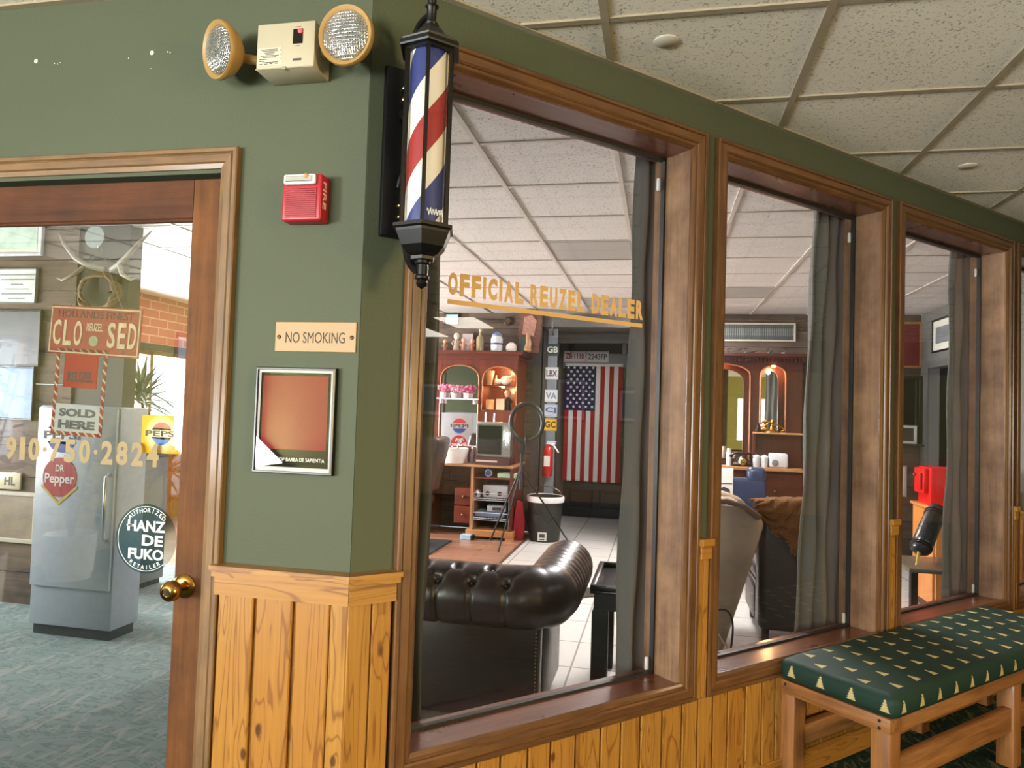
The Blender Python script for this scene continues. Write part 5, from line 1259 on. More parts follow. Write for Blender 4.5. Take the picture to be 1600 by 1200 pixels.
# blue barber chair with towel
q = at(1158, 760, 6.9)
t = thing('barber_chair', 'navy blue barber chair in front of the second hutch', 'chair', (q.x-.05, 6.9, 0)); NB = leather(30, 48, 78, .35)
MB().lathe([(.0001, 0), (.27, 0), (.27, .015), (.20, .035), (.06, .06), (.05, .40), (.0001, .40)], n=32).build('pedestal', metal(180, 182, 188, .2), t, 50)
MB().box(-.27, .27, -.05, .48, .40, .54, 0, .05, 4).build('seat', NB, t, 60)
MB().box(-.28, .26, -.13, -.03, .55, .92, 0, .045, 4).build('backrest', NB, t, 60)
MB().box(.085, .255, -.14, -.02, .88, at(1160, 729, 6.8).z, 0, .05, 5).build('headrest', NB, t, 60)
for sx in (-1, 1): MB().box(sx*.31-.035, sx*.31+.035, -.05, .40, .66, .72, 0, .02, 3).cyl((sx*.30, .05, .48), (sx*.30, .05, .67), .018).cyl((sx*.30, .33, .48), (sx*.30, .33, .67), .018).build('armrest', NB, t, 50)
cx0 = at(1146, 750, 6.74).x; 
t2 = thing('barber_towel', 'white towel printed with a bearded face hung over the navy barber chair', 'towel', (cx0-.10, 6.752, .56))
ztw = at(1140, 731, 6.75).z-.56
MB().sheet(lambda u, v: (-.16+.26*u, -.004-.006*math.sin(u*11)*(1-v), v*ztw), 20, 10).build('cloth', cloth(222, 220, 216), t2, 80, solid=.004)
m = MB(); m.prism([(-.02, .12), (.03, .09), (.065, .12), (.075, .20), (.07, .25), (.02, .275), (-.03, .25), (-.035, .20)], -.0145, -.0135, 'y').box(-.05, .09, -.0145, -.0135, .300, .308).box(-.05, .09, -.0145, -.0135, .055, .062)
m.build('face_print', flat(44, 46, 50, .7), t2)
MB().prism([(-.01, .19), (.02, .20), (.05, .19), (.045, .165), (.02, .15), (-.005, .165)], -.0152, -.0146, 'y').build('face_highlight', flat(200, 198, 194, .7), t2)

# tan leather armchair, dark settee and fur throw behind the second window
AY = 4.36
t = thing('armchair', 'tan-grey leather armchair seen from the side through the second window', 'armchair', (.0, 4.80, 0)); TN = leather(138, 120, 104, .4)
sid = [(-.16, .09), (.395, .09), (.50, .45), (.615, .85), (.57, .905), (.46, .945), (.34, .96), (.26, .93), (.22, .80), (.17, .64), (.05, .60), (-.13, .60), (-.18, .55)]
for y in (-.44, .32):
    b = bmesh.new(); vv_ = [b.verts.new((x_, y, z_)) for x_, z_ in sid]; f_ = b.faces.new(vv_); r_ = bmesh.ops.extrude_face_region(b, geom=[f_])
    for v in r_['geom']:
        if isinstance(v, bmesh.types.BMVert): v.co.y += .13
    bmesh.ops.recalc_face_normals(b, faces=b.faces); bmesh.ops.bevel(b, geom=b.edges[:], offset=.022, segments=3, affect='EDGES', profile=.5)
    b.verts.index_update(); m = MB(); m.add([v.co for v in b.verts], [[v.index for v in f.verts] for f in b.faces]); b.free(); m.build('side_wing', TN, t, 40)
m = MB(); m.prism([(.25, .30), (.44, .30), (.58, .86), (.50, .92), (.36, .92)], -.31, .32, 'y').build('backrest', TN, t, 40)
MB().box(-.15, .26, -.31, .32, .10, .30, 0, .01, 2).build('seat_base', TN, t)
MB().box(-.17, .27, -.305, .315, .305, .46, 0, .045, 4).build('seat_cushion', TN, t, 60)
MB().tube([(.585, -.45, .885), (.50, -.452, .945), (.40, -.452, .972), (.30, -.45, .962)], .018, 8).build('top_piping', leather(84, 66, 54, .35), t, 50)
MB().tube([(.41, -.447, .14), (.30, -.447, .30), (.10, -.447, .33), (-.14, -.447, .33)], .006, 6).build('seam_piping', leather(180, 164, 146, .35), t, 50)
for x_, y in ((-.11, -.38), (.34, -.38), (-.11, .38), (.34, .38)): MB().cyl((x_, y, 0), (x_, y, .095), .02, .028, 14).build('leg', flat(40, 26, 18, .4), t, 40)
q0, q1 = at(1131, 936, AY-.05), at(1141, 1010, AY-.05)
single(MB().tube(bez([(-.05, 0, .34), (.02, 0, .37), (.06, 0, .34), (.055, 0, .22), (.05, 0, .12), (.03, 0, .06), (.02, -.01, .006)]), .006, 6), 'power_cord', 'black cord hanging against the tan-grey leather armchair', 'cord', flat(14, 14, 14, .4), (q0.x-.0, AY-.03, .0))
t = thing('settee', 'dark brown settee back under the fur throw behind the second window', 'settee', (.93, 5.02, 0)); DB = leather(40, 28, 22, .45)
MB().box(-.27, .47, -.13, .08, .09, .86, 0, .05, 4).build('backrest', DB, t, 60)
MB().box(-.27, .47, .09, .60, .09, .34, 0, .03, 3).build('seat_base', DB, t, 60)
MB().box(-.26, .46, .10, .62, .345, .46, 0, .04, 4).build('seat_cushion', DB, t, 60)
for x_, y in ((-.22, -.08), (.42, -.08), (-.22, .54), (.42, .54)): MB().cyl((x_, y, 0), (x_, y, .095), .02, .026, 14).build('leg', flat(30, 20, 14, .4), t, 40)
rr = random.Random(5)
t = thing('fur_throw', 'brown fur throw draped over the dark settee back', 'throw', (.93, 5.02, .87))
def throw(u, v):
    x_ = -.30+.79*u; 
    lo = -.05-.40*min(1, max(0, (u-.02)*2.2))
    d = v*(.26+(.12-lo)) 
    hump = .06*math.sin(u*2.6+.5)+.03
    top = .02+hump*.8
    if v < .35: q = v/.35; y_ = .13-.29*q; z_ = top-.05*(1-q)**2-.015*q*q
    else: q = (v-.35)/.65; y_ = -.16-.012*math.sin(q*3); z_ = top-.015+(lo-top)*q
    x_ += .05*q*math.sin(u*9) if v >= .35 else 0
    return (x_+.012*math.sin(v*31+u*47), y_-.008*math.sin(u*60+v*40), z_+.010*math.sin(u*53)*v)
MB().sheet(throw, 90, 50).build('hide', fur(rgb(58, 36, 22), rgb(138, 98, 66)), t, 80, solid=.014)
m = MB()
for i in range(520):
    u = rr.random(); v = rr.choice([rr.random(), 1.0, 1.0, .34])
    p_ = Vector(throw(u, v)); d_ = Vector((rr.uniform(-1, 1), -.6, rr.uniform(-.6, .5)+(.6 if v == .34 else -.6))).normalized()*rr.uniform(.012, .028)
    s_ = Vector((.0016, 0, 0)); m.add([p_-s_+Vector((0, -.008, 0)), p_+s_+Vector((0, -.008, 0)), p_+d_], [(0, 1, 2)])
for i in range(200):
    p_ = Vector(throw(0.0, rr.random())); d_ = Vector((-1, -.3, rr.uniform(-.7, .5))).normalized()*rr.uniform(.015, .03)
    s_ = Vector((0, 0, .0016)); m.add([p_-s_, p_+s_, p_+d_], [(0, 1, 2)])
m.build('hair_fringe', fur(rgb(96, 66, 44), rgb(180, 142, 104)), t)

# ------------------------------------------------------------------ seen through the third window
z_ = at(1440, 576, PL).z; xr_ = at(1441, 540, PL).x
framed('framed_document', 'gold-framed dark red document on the planks by the grey wall', (xr_-.24, PL-.001, z_), .48, at(1440, 503, PL).z-z_, (150, 112, 62), (110, 40, 34), fw=.03)
z_ = at(1436, 692, PL).z; xr_ = at(1437, 640, PL).x
t = thing('shadow_box', 'dark glazed shadow box below the gold-framed document', 'shadow box', (xr_-.24, PL-.001, z_))
hh = at(1436, 588, PL).z-z_
MB().frame(-.24, .24, 0, hh, [(0, 0), (0, -.08), (.025, -.08), (.03, -.07)], 0, 0).build('frame', flat(40, 30, 24, .4), t)
MB().box(-.22, .22, -.01, -.001, .02, hh-.02).build('backing', flat(22, 16, 16, .5), t)
MB().box(-.21, .21, -.068, -.064, .03, hh-.03).build('glass_cover', glass(), t)
framed('framed_photo', 'small white-framed photo below the glazed shadow box', (at(1414, 690, PL).x, PL-.09, at(1414, 693, PL).z), .17, .20, (206, 204, 198), (70, 60, 56), fw=.03)
MBs = thing('wall_shelf', 'narrow dark shelf under the shadow box holding the small photo', 'shelf', (xr_-.24, PL-.001, at(1414, 693, PL).z-.022))
MB().box(-.25, .25, -.14, 0, 0, .02, 0, .003, 1).build('board', flat(60, 44, 34, .5), MBs); MB().prism([(-.02, 0), (-.12, 0), (-.02, -.10)], -.2, -.18, 'x').build('bracket', flat(60, 44, 34, .5), MBs)
yA, yB = atx(1466, 520, 2.8).y, atx(1479, 520, 2.8).y
framed('framed_photo', 'black-framed photo with a white mount on the grey wall above the dark doorway', (2.799, (yA+yB)/2-.08, atx(1472, 549, 2.8).z), .62, atx(1470, 497, 2.8).z-atx(1470, 549, 2.8).z, (20, 20, 20), (120, 124, 128), rz=-PI/2, fw=.02, mat_w=.07)
framed('framed_print', 'slim pale-framed print low on the planks behind the red box', (at(1408, 775, PL).x-.06, PL-.001, at(1410, 776, PL).z), .22, .34, (190, 170, 150), (200, 196, 190), fw=.02)
t = thing('wood_cabinet', 'orange pine cabinet carrying the red box', 'cabinet', (2.42, 6.40, 0))
zc3 = at(1440, 790, 6.2).z
MB().box(-.32, .32, -.28, .16, .06, zc3-.022, 0, .004, 1).build('carcass', wood('z', rgb(176, 104, 44), rgb(222, 152, 84), .35, .3, .8, .3, name='orange_pine'), t)
MB().box(-.34, .34, -.30, .17, zc3-.021, zc3, 0, .005, 2).build('top', wood('x', rgb(176, 104, 44), rgb(222, 152, 84), .35, .3, .8, .3, name='orange_pine'), t, 40)
MB().box(-.30, .30, -.26, .14, 0, .06).build('plinth', flat(70, 44, 24, .5), t)
for sx in (-.155, .155): MB().box(sx-.145, sx+.145, -.295, -.281, .09, zc3-.05, 0, .004, 1).build('door_front', wood('z', rgb(176, 104, 44), rgb(222, 152, 84), .35, .3, .8, .3, name='orange_pine'), t)
t = thing('red_box', 'bright red lidded metal box on the orange pine cabinet', 'box', (2.33, 6.34, zc3)); zr = at(1440, 730, 6.25).z-zc3
RD = flat(200, 20, 26, .35)
MB().box(-.22, .22, -.15, .13, 0, zr, 0, .006, 2).build('box_body', RD, t, 40)
MB().box(-.255, -.221, -.10, .12, .09, zr-.01, 0, .006, 2).build('side_hatch', RD, t, 40)
MB().box(-.262, -.256, -.07, -.04, .12, zr-.05).build('hatch_slot', flat(96, 8, 12, .5), t)
MB().ball((-.262, .09, zr-.07), .014).build('latch', metal(120, 90, 60, .4), t, 50)
p0_, p1_ = at(1466, 792, 5.85), at(1437, 860, 5.62)
t = thing('leather_roll', 'black leather barrel roll leaning against the orange pine cabinet', 'roll', p1_)
dv = p0_-p1_; dn = dv.normalized()
MB().tube([-dn*.02, Vector((0, 0, 0)), dv*.2, dv*.7, dv*.95, dv*1.0], [.035, .062, .070, .068, .060, .03], 24).build('barrel', leather(30, 31, 33, .25), t, 50)
for q_ in (.06, .10, .78, .84): MB().tube([dv*q_-dn*.006, dv*q_, dv*q_+dn*.006], [.066, .0735, .066], 24).build('strap_band', leather(14, 14, 15, .3), t, 50)
MB().tube([-dn*.01, -dn*.05+Vector((0, 0, -.02)), -dn*.07+Vector((0, 0, -.05))], [.014, .010, .008], 8).build('brass_tip', metal(200, 170, 100, .3), t, 50)
zt_ = .30
q = p1_+Vector((.0, 0, 0))
t = thing('side_table', 'low dark table with a pale edge under the black leather roll', 'table', (q.x+.14, 5.75, 0)); zt_ = p1_.z-.10
MB().box(-.26, .26, -.30, .22, zt_-.03, zt_, 0, .004, 2).build('top', flat(96, 84, 70, .35), t, 40)
for sx in (-.22, .22):
    for sy in (-.26, .18): MB().box(sx-.022, sx+.022, sy-.022, sy+.022, 0, zt_-.031).build('leg', flat(30, 26, 22, .4), t)
# ceiling lenses in the shop grid: two lit ones added out of view to brighten the shop, three unlit
for kx, ky, lab in ((.0875, 7.6825, 'unseen lit lens added to the shop ceiling in front of the alcove'), (.0875, 5.2225, 'unseen lit lens added to the shop ceiling behind the end table')):
    t = thing('ceiling_lens', lab, 'ceiling light', (kx, ky, ZC), 0, 'added lit lenses in the shop ceiling')
    MB().box(-.27, .27, -.28, .28, -.004, .0).build('lens', glow(250, 248, 246, 60.0), t)
    MB().box(-.30, .30, -.30, -.281, -.009, 0).box(-.30, .30, .281, .30, -.009, 0).box(-.30, -.271, -.28, .28, -.009, 0).box(.271, .30, -.28, .28, -.009, 0).build('lens_frame', flat(150, 144, 138, .4), t)
for i, (kx, ky, lab) in enumerate(((-.835+.005, 4.915, 'unlit square light lens in the shop ceiling, the one nearest the first window'), (.395, 6.76, 'unlit square light lens in the shop ceiling, seen through the second window'), (-.835, 7.375, 'unlit square light lens in the shop ceiling, the one nearest the plank wall'))):
    t = thing('ceiling_lens', lab, 'ceiling light', (kx+.3075, ky+.3075, ZC), 0, 'unlit light lenses in the shop ceiling')
    MB().box(-.29, .29, -.29, .29, -.004, .0).build('lens', flat(178, 174, 168, .3, 0.0, .03), t)
    MB().box(-.30, .30, -.30, -.291, -.009, 0).box(-.30, .30, .291, .30, -.009, 0).box(-.30, -.291, -.29, .29, -.009, 0).box(.291, .30, -.29, .29, -.009, 0).build('lens_frame', flat(150, 144, 138, .4), t)

# ------------------------------------------------------------------ signs hung on the door glass
sY = 1.838
a_, b_ = at(79, 474, sY), at(221, 487, sY); c_ = at(76, 547, sY)
cw, ch = b_.x-a_.x, a_.z-at(77, 549, sY).z
t = thing('closed_sign', 'rusty red metal closed sign hung by wires inside the door glass', 'sign', ((a_.x+b_.x)/2, sY, at(148, 556, sY).z))
t.rotation_euler = (0, .045, 0)
k = NT('rusty_red_paint'); n_ = k.noise(k.obj(), 30, 4, .6); n2_ = k.noise(k.obj(), 90, 3, .6)
k.bsdf(k.mix(k.ramp(n_, [(.60, (0, 0, 0, 1)), (.68, (1, 1, 1, 1))]), k.mix(n2_, rgb(104, 32, 24), rgb(138, 52, 40)), rgb(80, 46, 34)), .6, spec=.2)
MB().box(-cw/2, cw/2, -.002, .002, 0, ch, 0, .0015, 1).build('plate', k.m, t)
CR = flat(160, 144, 118, .6, 0.0, .3, 60.0, spec=.2)
MB().frame(-cw/2+.004, cw/2-.004, .004, ch-.004, [(0, -.002), (0, -.0035), (.004, -.0035), (.004, -.002)], 0, 0).build('rim', CR, t)
MB().text('HOLLANDS FINEST', -cw*.41, cw*.41, ch*.76, ch*.91, -.0022, .0008, .0).build('top_line', flat(40, 15, 10, .7), t)
m = MB(); m.spaced('CLO', -cw*.45, -cw*.13, ch*.18, ch*.70, -.0022, .002, .02, .3); m.spaced('SED', cw*.15, cw*.46, ch*.18, ch*.70, -.0022, .002, .02, .3); m.build('closed_lettering', CR, t)
MB().text('REUZEL', -cw*.085, cw*.09, ch*.50, ch*.66, -.0022, .001, .02).build('maker_lettering', CR, t)
MB().lathe([(.016, 0), (.016, .001), (.0001, .001)], (0, -.002, ch*.30), 20, ax='y').build('crest', flat(110, 120, 84, .6, 0.0, .5, 200.0), t)
hk = at(150, 371, sY)
t2 = thing('suction_hook', 'clear round suction hook on the door glass above the closed sign', 'hook', hk+Vector((0, -.004, 0)))
MB().lathe([(.034, .002), (.033, -.001), (.022, -.006), (.010, -.014), (.0001, -.015)], (0, 0, 0), 36, ax='y').build('suction_cup', flat(118, 124, 126, .15, 0.0, .3, 70.0), t2, 50)
MB().tube([(0, .012, 0), (0, .024, -.004), (0, .026, -.014), (0, .020, -.018)], .0022, 8).build('hook_wire', metal(200, 202, 204, .2), t2, 50)
o = MB().tube([(-.095, .004, 1.0*0), (0, .016, 0), (0, .016, 0)], .001, 4)
lft, rgt = at(108, 484, sY), at(193, 489, sY)
o = MB().tube([lft-hk, Vector((0, .018, -.016)), rgt-hk], .0011, 5)
tag(o.build('hanging_wire', metal(150, 150, 150, .3), None, 50, hk), 'thin wire running from the suction hook to the closed sign', 'wire')
# sold-here poster
a_, b_, d_ = at(86, 545, 1.836), at(165, 545, 1.836), at(120, 681, 1.836)
pw, ph_ = b_.x-a_.x, a_.z-d_.z
t = thing('poster', 'sold here poster with striped border on the door glass below the closed sign', 'poster', ((a_.x+b_.x)/2, 1.837, d_.z)); t.rotation_euler = (0, .03, 0)
k = NT('stripe_border'); xx = k.xyz(k.obj()); f_ = k.math('FRACT', k.math('MULTIPLY', k.math('ADD', xx[0], xx[2]), 38.0))
k.bsdf(k.ramp(f_, [(0, rgb(126, 34, 30)), (.45, rgb(160, 144, 128)), (.75, rgb(92, 52, 38))], 'CONSTANT'), .8, spec=.1)
MB().frame(-pw/2, pw/2, 0, ph_, [(0, .001), (0, -.001), (.011, -.001), (.011, .001)], 0, 0).build('striped_border', k.m, t)
m = MB().box(-pw/2+.011, pw/2-.011, -.0006, .0006, .011, ph_*.36).build('paper', flat(150, 150, 150, .8, spec=.1), t)
MB().text('SOLD', -pw*.36, pw*.36, ph_*.215, ph_*.31, -.0008, .0006, .05).text('HERE', -pw*.36, pw*.36, ph_*.075, ph_*.175, -.0008, .0006, .05).build('sold_here_lettering', flat(36, 34, 36, .6), t)
MB().box(-pw/2+.03, pw/2-.03, -.0006, .0006, ph_*.55, ph_-.012).build('red_banner', flat(130, 26, 32, .8, spec=.1), t)
MB().text('REUZEL', -pw*.25, pw*.25, ph_*.62, ph_*.74, -.0008, .0006, .03).build('banner_lettering', flat(34, 8, 10, .7), t)
# yellow cola sign
a_, d_ = at(223, 648, 1.837), at(283, 710, 1.837); pw, ph_ = d_.x-a_.x, a_.z-d_.z
t = thing('cola_sign', 'yellow square cola sign on the door glass beside the door stile', 'sign', (a_.x+pw/2-.0, 1.837, d_.z))
k = NT('yellow_print'); xx = k.xyz(k.obj()); rr_ = k.math('SQRT', k.math('ADD', k.math('POWER', xx[0], 2.0), k.math('POWER', k.math('SUBTRACT', xx[2], ph_/2), 2.0)))
k.bsdf(k.ramp(k.math('MULTIPLY', rr_, 16.0), [(.45, rgb(232, 224, 190)), (.95, rgb(226, 166, 24))]), .7, spec=.1)
MB().box(-pw/2, pw/2, -.0008, .0008, 0, ph_).build('panel', k.m, t)
Rg = ph_*.30; gc = ph_*.52
def wavecap(sgn):
    n_ = 20; arc = [(Rg*math.cos(a), sgn*Rg*math.sin(a)) for a in [PI*(.10+.80*i/n_) for i in range(n_+1)]]
    x0_, x1_ = arc[-1][0], arc[0][0]
    return arc, [(x0_+(x1_-x0_)*i/n_, sgn*(Rg*.42+sgn*Rg*.10*math.sin(i/n_*2*PI))) for i in range(n_+1)]
for sgn, cc_, nm in ((1, (214, 60, 40), 'red_wave'), (-1, (60, 104, 180), 'blue_wave')):
    arc, bot = wavecap(sgn)
    MB().prism([(x_, z_+gc) for x_, z_ in arc+bot], -.0014, -.0008, 'y').build(nm, flat(*cc_, .5), t)
MB().text('PEPSI', -pw*.40, pw*.40, gc-Rg*.26, gc+Rg*.26, -.0008, .0006, .03).build('cola_lettering', flat(70, 54, 38, .7), t)

# ------------------------------------------------------------------ shop room behind the door
def cooler(lab, loc, rz):
    t = thing('drinks_cooler', lab, 'cooler', loc, rz); W_ = .29; Hh = 1.40
    MB().box(-W_, W_, 0, .24, .06, Hh, 0, .012, 2).build('cabinet', flat(164, 172, 182, .4), t, 40)
    MB().box(-W_+.02, W_-.02, .02, .22, 0, .06).build('plinth', flat(60, 62, 66, .5), t)
    MB().box(-W_+.01, W_-.01, -.02, 0, .30, Hh-.01, 0, .008, 2).build('door_panel', flat(170, 178, 188, .4), t, 40)
    MB().tube([(W_-.04, -.021, .6), (W_-.04, -.05, .62), (W_-.04, -.05, .98), (W_-.04, -.021, 1.0)], .010, 8).build('door_handle', metal(200, 202, 206, .3), t, 50)
    cx_ = -.10; cz_ = 1.22; Rg = .105
    n_ = 20
    for sgn, cc_, nm in ((1, (196, 44, 60), 'red_wave'), (-1, (40, 78, 160), 'blue_wave')):
        arc = [(Rg*math.cos(a), sgn*Rg*math.sin(a)) for a in [PI*(.12+.76*i/n_) for i in range(n_+1)]]; x0_, x1_ = arc[-1][0], arc[0][0]
        bot = [(x0_+(x1_-x0_)*i/n_, sgn*(Rg*.44+sgn*Rg*.10*math.sin(i/n_*2*PI))) for i in range(n_+1)]
        MB().prism([(cx_+x_, cz_+z_) for x_, z_ in arc+bot], -.023, -.020, 'y').build(nm, flat(*cc_, .5), t)
    MB().text('PEPSI', cx_-.13, cx_+.13, cz_-.024, cz_+.024, -.020, .002, .02).build('cola_lettering', flat(40, 44, 60, .5), t)
    ez = .965
    MB().lathe([(.12, 0), (.12, .003), (.0001, .003)], (cx_, -.020, ez), 40, ax='y').build('red_roundel', flat(170, 30, 44, .4), t)
    MB().text('DR', cx_-.03, cx_+.03, ez+.035, ez+.075, -.0231, .001, .02).text('Pepper', cx_-.105, cx_+.105, ez-.055, ez+.022, -.0231, .001, .02).build('roundel_lettering', flat(226, 222, 220, .5), t)
    MB().prism([(cx_-.13, ez-.06), (cx_, ez-.17), (cx_+.13, ez-.06), (cx_+.125, ez-.045), (cx_, ez-.15), (cx_-.125, ez-.045)], -.0235, -.0225, 'y').build('gold_chevron', flat(200, 168, 60, .5), t)
    return t
q = at(121, 720, 3.74)
cooler('white drinks cooler with cola emblems seen through the door', (q.x, 3.74, 0), 0)
dm = Vector((at(719, 650, 1).x, 1, 0))*(16.1-6.35)
cooler('white drinks cooler whose emblems show reversed in the hutch mirror', (dm.x-.10, 6.35, 0), PI)
framed('framed_certificate', 'pale certificate with printed lines on the planks seen through the door', (at(22, 448, 4.23).x, 4.236, at(22, 474, 4.23).z), at(58, 448, 4.23).x-at(-14, 448, 4.23).x, at(22, 420, 4.23).z-at(22, 474, 4.23).z, (120, 124, 124), (206, 212, 206), fw=.008)
m = MB(); z0_ = at(22, 474, 4.23).z
for i, w_ in enumerate((.07, .13, .10, .05, .14, .15)): m.box(at(28, 448, 4.23).x-w_, at(28, 448, 4.23).x+w_, 4.2205, 4.2225, z0_+.03+.034*i, z0_+.036+.034*i)
m.build('certificate_print', flat(110, 116, 116, .6)); bpy.context.view_layer.update()
o = bpy.data.objects['certificate_print']; o.parent = bpy.data.objects['framed_certificate.001']; o.matrix_parent_inverse = o.parent.matrix_world.inverted()
framed('framed_licence', 'pale green framed licence at the top of the plank wall seen through the door', (at(22, 375, 4.23).x, 4.236, at(22, 400, 4.23).z), .50, .42, (206, 212, 220), (190, 214, 196), fw=.02, mat_w=.03)
framed('framed_photo', 'dark framed photo poster below the printed certificate', (at(18, 535, 4.23).x, 4.236, at(18, 572, 4.23).z), .50, .40, (24, 24, 26), (70, 74, 80), fw=.012)
framed('framed_drawing', 'blue framed drawing low on the plank wall by the cooler', (at(22, 620, 4.23).x, 4.236, at(22, 656, 4.23).z), .34, .38, (20, 24, 34), (90, 124, 160), fw=.014)
t = thing('enamel_sign', 'cream enamel sign with dark letters leaning by the cooler', 'sign', (at(-10, 750, 4.2).x, 4.236, at(5, 765, 4.2).z))
wS = at(28, 750, 4.2).x-at(-48, 750, 4.2).x; hS = at(5, 738, 4.2).z-at(5, 765, 4.2).z
MB().box(-wS/2, wS/2, -.02, 0, 0, hS, 0, .01, 2).build('plate', flat(206, 192, 160, .4), t, 40)
MB().text('HL', wS*.18, wS*.40, hS*.25, hS*.75, -.02, .001, .03).build('sign_lettering', flat(40, 34, 30, .5), t)
framed('framed_print', 'sepia print in a pale frame below the cream enamel sign', (at(8, 800, 4.2).x, 4.236, at(8, 848, 4.2).z), .48, at(8, 768, 4.2).z-at(8, 848, 4.2).z, (180, 172, 156), (130, 116, 98), fw=.03)
q = at(188, 420, 4.2)
t = thing('antler_mount', 'antlers mounted high on the grey pier seen through the door', 'antlers', (PX1-.14, 4.258, q.z-.02))
MB().prism([(-.07, -.10), (0, -.14), (.07, -.10), (.08, .06), (0, .10), (-.08, .06)], -.025, 0, 'y').build('shield', flat(56, 38, 26, .5), t)
BO = flat(150, 142, 128, .5, 0.0, .25, 40.0)
for sx in (-1, 1):
    MB().tube([(sx*.03, -.03, .02), (sx*.12, -.08, .04), (sx*.20, -.10, .09), (sx*.30, -.10, .19), (sx*.37, -.08, .27)], [.020, .019, .019, .014, .004], 10).build('beam', BO, t, 60)
    MB().tube([(sx*.13, -.08, .045), (sx*.19, -.12, -.03), (sx*.27, -.13, -.07), (sx*.33, -.12, -.05)], [.016, .014, .010, .003], 10).build('tine', BO, t, 60)
t = thing('twig_wreath', 'round brown twig wreath on the grey pier under the antlers', 'wreath', (at(150, 455, 4.2).x, 4.215, at(150, 455, 4.2).z)); rr = random.Random(3)
for i in range(7):
    ph = rr.random()*6; MB().tube([((.15+.025*math.sin(a*3+ph))*math.cos(a), -.0+.02*math.sin(a*5+ph), (.125+.022*math.cos(a*4+ph))*math.sin(a)) for a in [2*PI*j/40 for j in range(40)]], .008, 6, closed=True).build('twig', flat(120, 96, 70, .7), t, 60)
def spiky(lab, loc, h, spread_, n_, seed, pot=(206, 206, 208), stem=.25, potr=.15, poth=.26):
    t = thing('potted_plant', lab, 'plant', loc); rr = random.Random(seed)
    MB().lathe([(.0001, 0), (potr*.85, 0), (potr*.86, poth*.10), (potr*.92, poth*.12), (potr, poth), (potr*.93, poth), (potr*.88, poth*.85), (.0001, poth*.85)], n=32).build('pot', flat(*pot, .4), t, 50)
    MB().tube([(0, 0, poth*.8), (.02, .01, poth+stem*.5), (0, 0, poth+stem)], [.018, .014, .010], 8).build('stem', flat(86, 66, 44, .7), t, 50)
    m = MB()
    for i in range(n_):
        a = rr.random()*2*PI; e = rr.uniform(-.2, 1.3); l_ = spread_*rr.uniform(.7, 1.1); wd_ = .018
        dr = Vector((math.cos(a)*math.cos(e), math.sin(a)*math.cos(e), math.sin(e))); sd = Vector((-math.sin(a), math.cos(a), 0)); b0 = Vector((0, 0, poth+stem-.03+rr.uniform(-.06, .05)))
        P_ = []
        for q_ in (0, .35, .7, 1.0): c_ = b0+dr*l_*q_-Vector((0, 0, .25*l_*q_*q_)); w2 = wd_*(1-q_)**.7+.001; P_ += [c_-sd*w2, c_+sd*w2]
        m.add(P_, [(0, 1, 3, 2), (2, 3, 5, 4), (4, 5, 7, 6)])
    m.build('foliage', flat(44, 70, 40, .45, 0.0, .4, 12.0), t, 60, solid=.002); return t
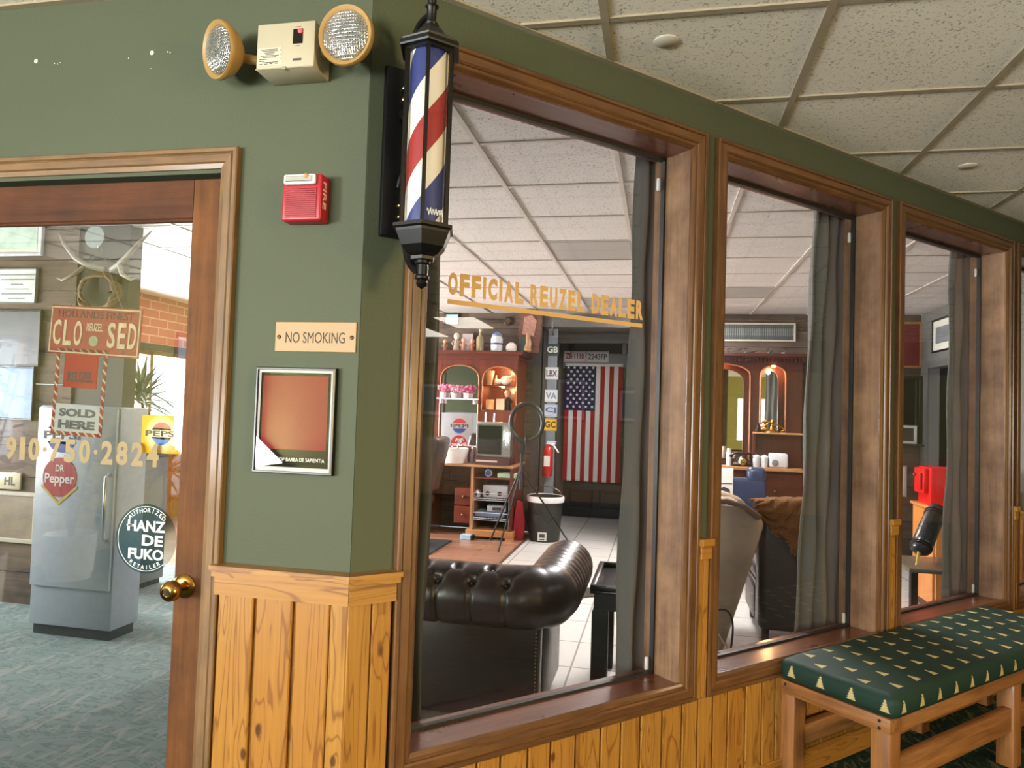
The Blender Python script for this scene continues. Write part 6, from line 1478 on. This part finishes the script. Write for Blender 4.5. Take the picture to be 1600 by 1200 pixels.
def leafy(lab, loc, n_, seed, h=1.1, potr=.19, poth=.36, r=.45):
    t = thing('potted_plant', lab, 'plant', loc); rr = random.Random(seed)
    MB().lathe([(.0001, 0), (potr*.80, 0), (potr*.82, poth*.12), (potr*.90, poth*.14), (potr, poth), (potr*.93, poth), (potr*.88, poth*.88), (.0001, poth*.88)], n=36).build('pot', flat(222, 224, 226, .35), t, 50)
    m = MB(); m2 = MB()
    for i in range(n_):
        a = rr.random()*2*PI; zz_ = poth+rr.uniform(.1, h); rad = rr.uniform(.1, r); c0 = Vector((rad*math.cos(a), rad*math.sin(a), zz_))
        ln_ = rr.uniform(.12, .22); d = Vector((math.cos(a+rr.uniform(-.6, .6)), math.sin(a), rr.uniform(-.5, .4))).normalized(); sd = d.cross(Vector((0, 0, 1))).normalized()
        m.add([c0, c0+d*ln_*.4+sd*ln_*.25, c0+d*ln_, c0+d*ln_*.4-sd*ln_*.25], [(0, 1, 2, 3)])
    for i in range(5):
        a = i*1.25; m2.tube([(0, 0, poth*.8), (.1*math.cos(a), .1*math.sin(a), poth+h*.4), (.3*r*2*math.cos(a), .3*r*2*math.sin(a), poth+h*.9)], [.012, .009, .004], 6)
    m.build('foliage', flat(40, 66, 38, .3, 0.0, .4, 8.0), t, None, solid=.002); m2.build('stem', flat(86, 66, 44, .7), t, 50); return t
q = at(219, 640, 4.92)
t = thing('plant_stand', 'grey box stand under the spiky plant seen through the door', 'stand', (q.x, 4.92, 0))
MB().box(-.16, .16, -.16, .16, .04, 1.01, 0, .01, 2).build('box_body', flat(120, 122, 122, .5), t, 40); MB().box(-.18, .18, -.18, .18, 1.01, 1.05, 0, .006, 2).build('top', flat(96, 98, 98, .5), t, 40); MB().box(-.14, .14, -.14, .14, 0, .04).build('plinth', flat(50, 50, 50, .5), t)
spiky('spiky dracaena in a small pot on the grey box stand', (q.x, 4.92, 1.05), .42, .40, 70, 4, (70, 72, 70), .30, .10, .16)

# ------------------------------------------------------------------ hall behind the camera, mirrored in the panes
leafy('broad-leaved plant in a white pot by the hall west window', (-4.62, -1.30, 0), 120, 2)
leafy('tall broad-leaved plant in a white pot at the end of the hall west window', (-4.45, -.30, 0), 150, 6, 1.5, .20, .38, .42)
spiky('spiky plant in a white pot on the hall floor by the west window', (-4.60, -2.35, 0), .6, .55, 60, 9, (222, 224, 226), .5, .17, .32)
structure(MB().box(8.6, 9.0, -5.1, cp.y, 2.20, ZC).build('trim_beam', flat(70, 60, 44, .6)))
m = MB()
yy = -5.1
while yy < cp.y-.05: m.box(8.98, 8.999, yy+.004, min(yy+.112, cp.y), .0, .92); yy += .116
m.box(8.94, 9.0, -5.1, cp.y, .92, .96); structure(m.build('trim_6', pine('z')))
for y_, w_, h_, cc_, lab in ((-1.05, .5, .62, (70, 110, 120), 'blue-green picture on the yellow-green east wall, beyond the bench'), (1.35, .55, .75, (120, 60, 50), 'reddish picture in the middle of the yellow-green east wall'), (2.35, .5, .6, (90, 84, 70), 'brown picture on the yellow-green east wall, the one closest to the window wall')):
    framed('framed_picture', lab, (8.999, y_, 1.30), w_, h_, (60, 44, 28), cc_, rz=-PI/2, fw=.05, mat_w=.05, group='pictures on the hall east wall')
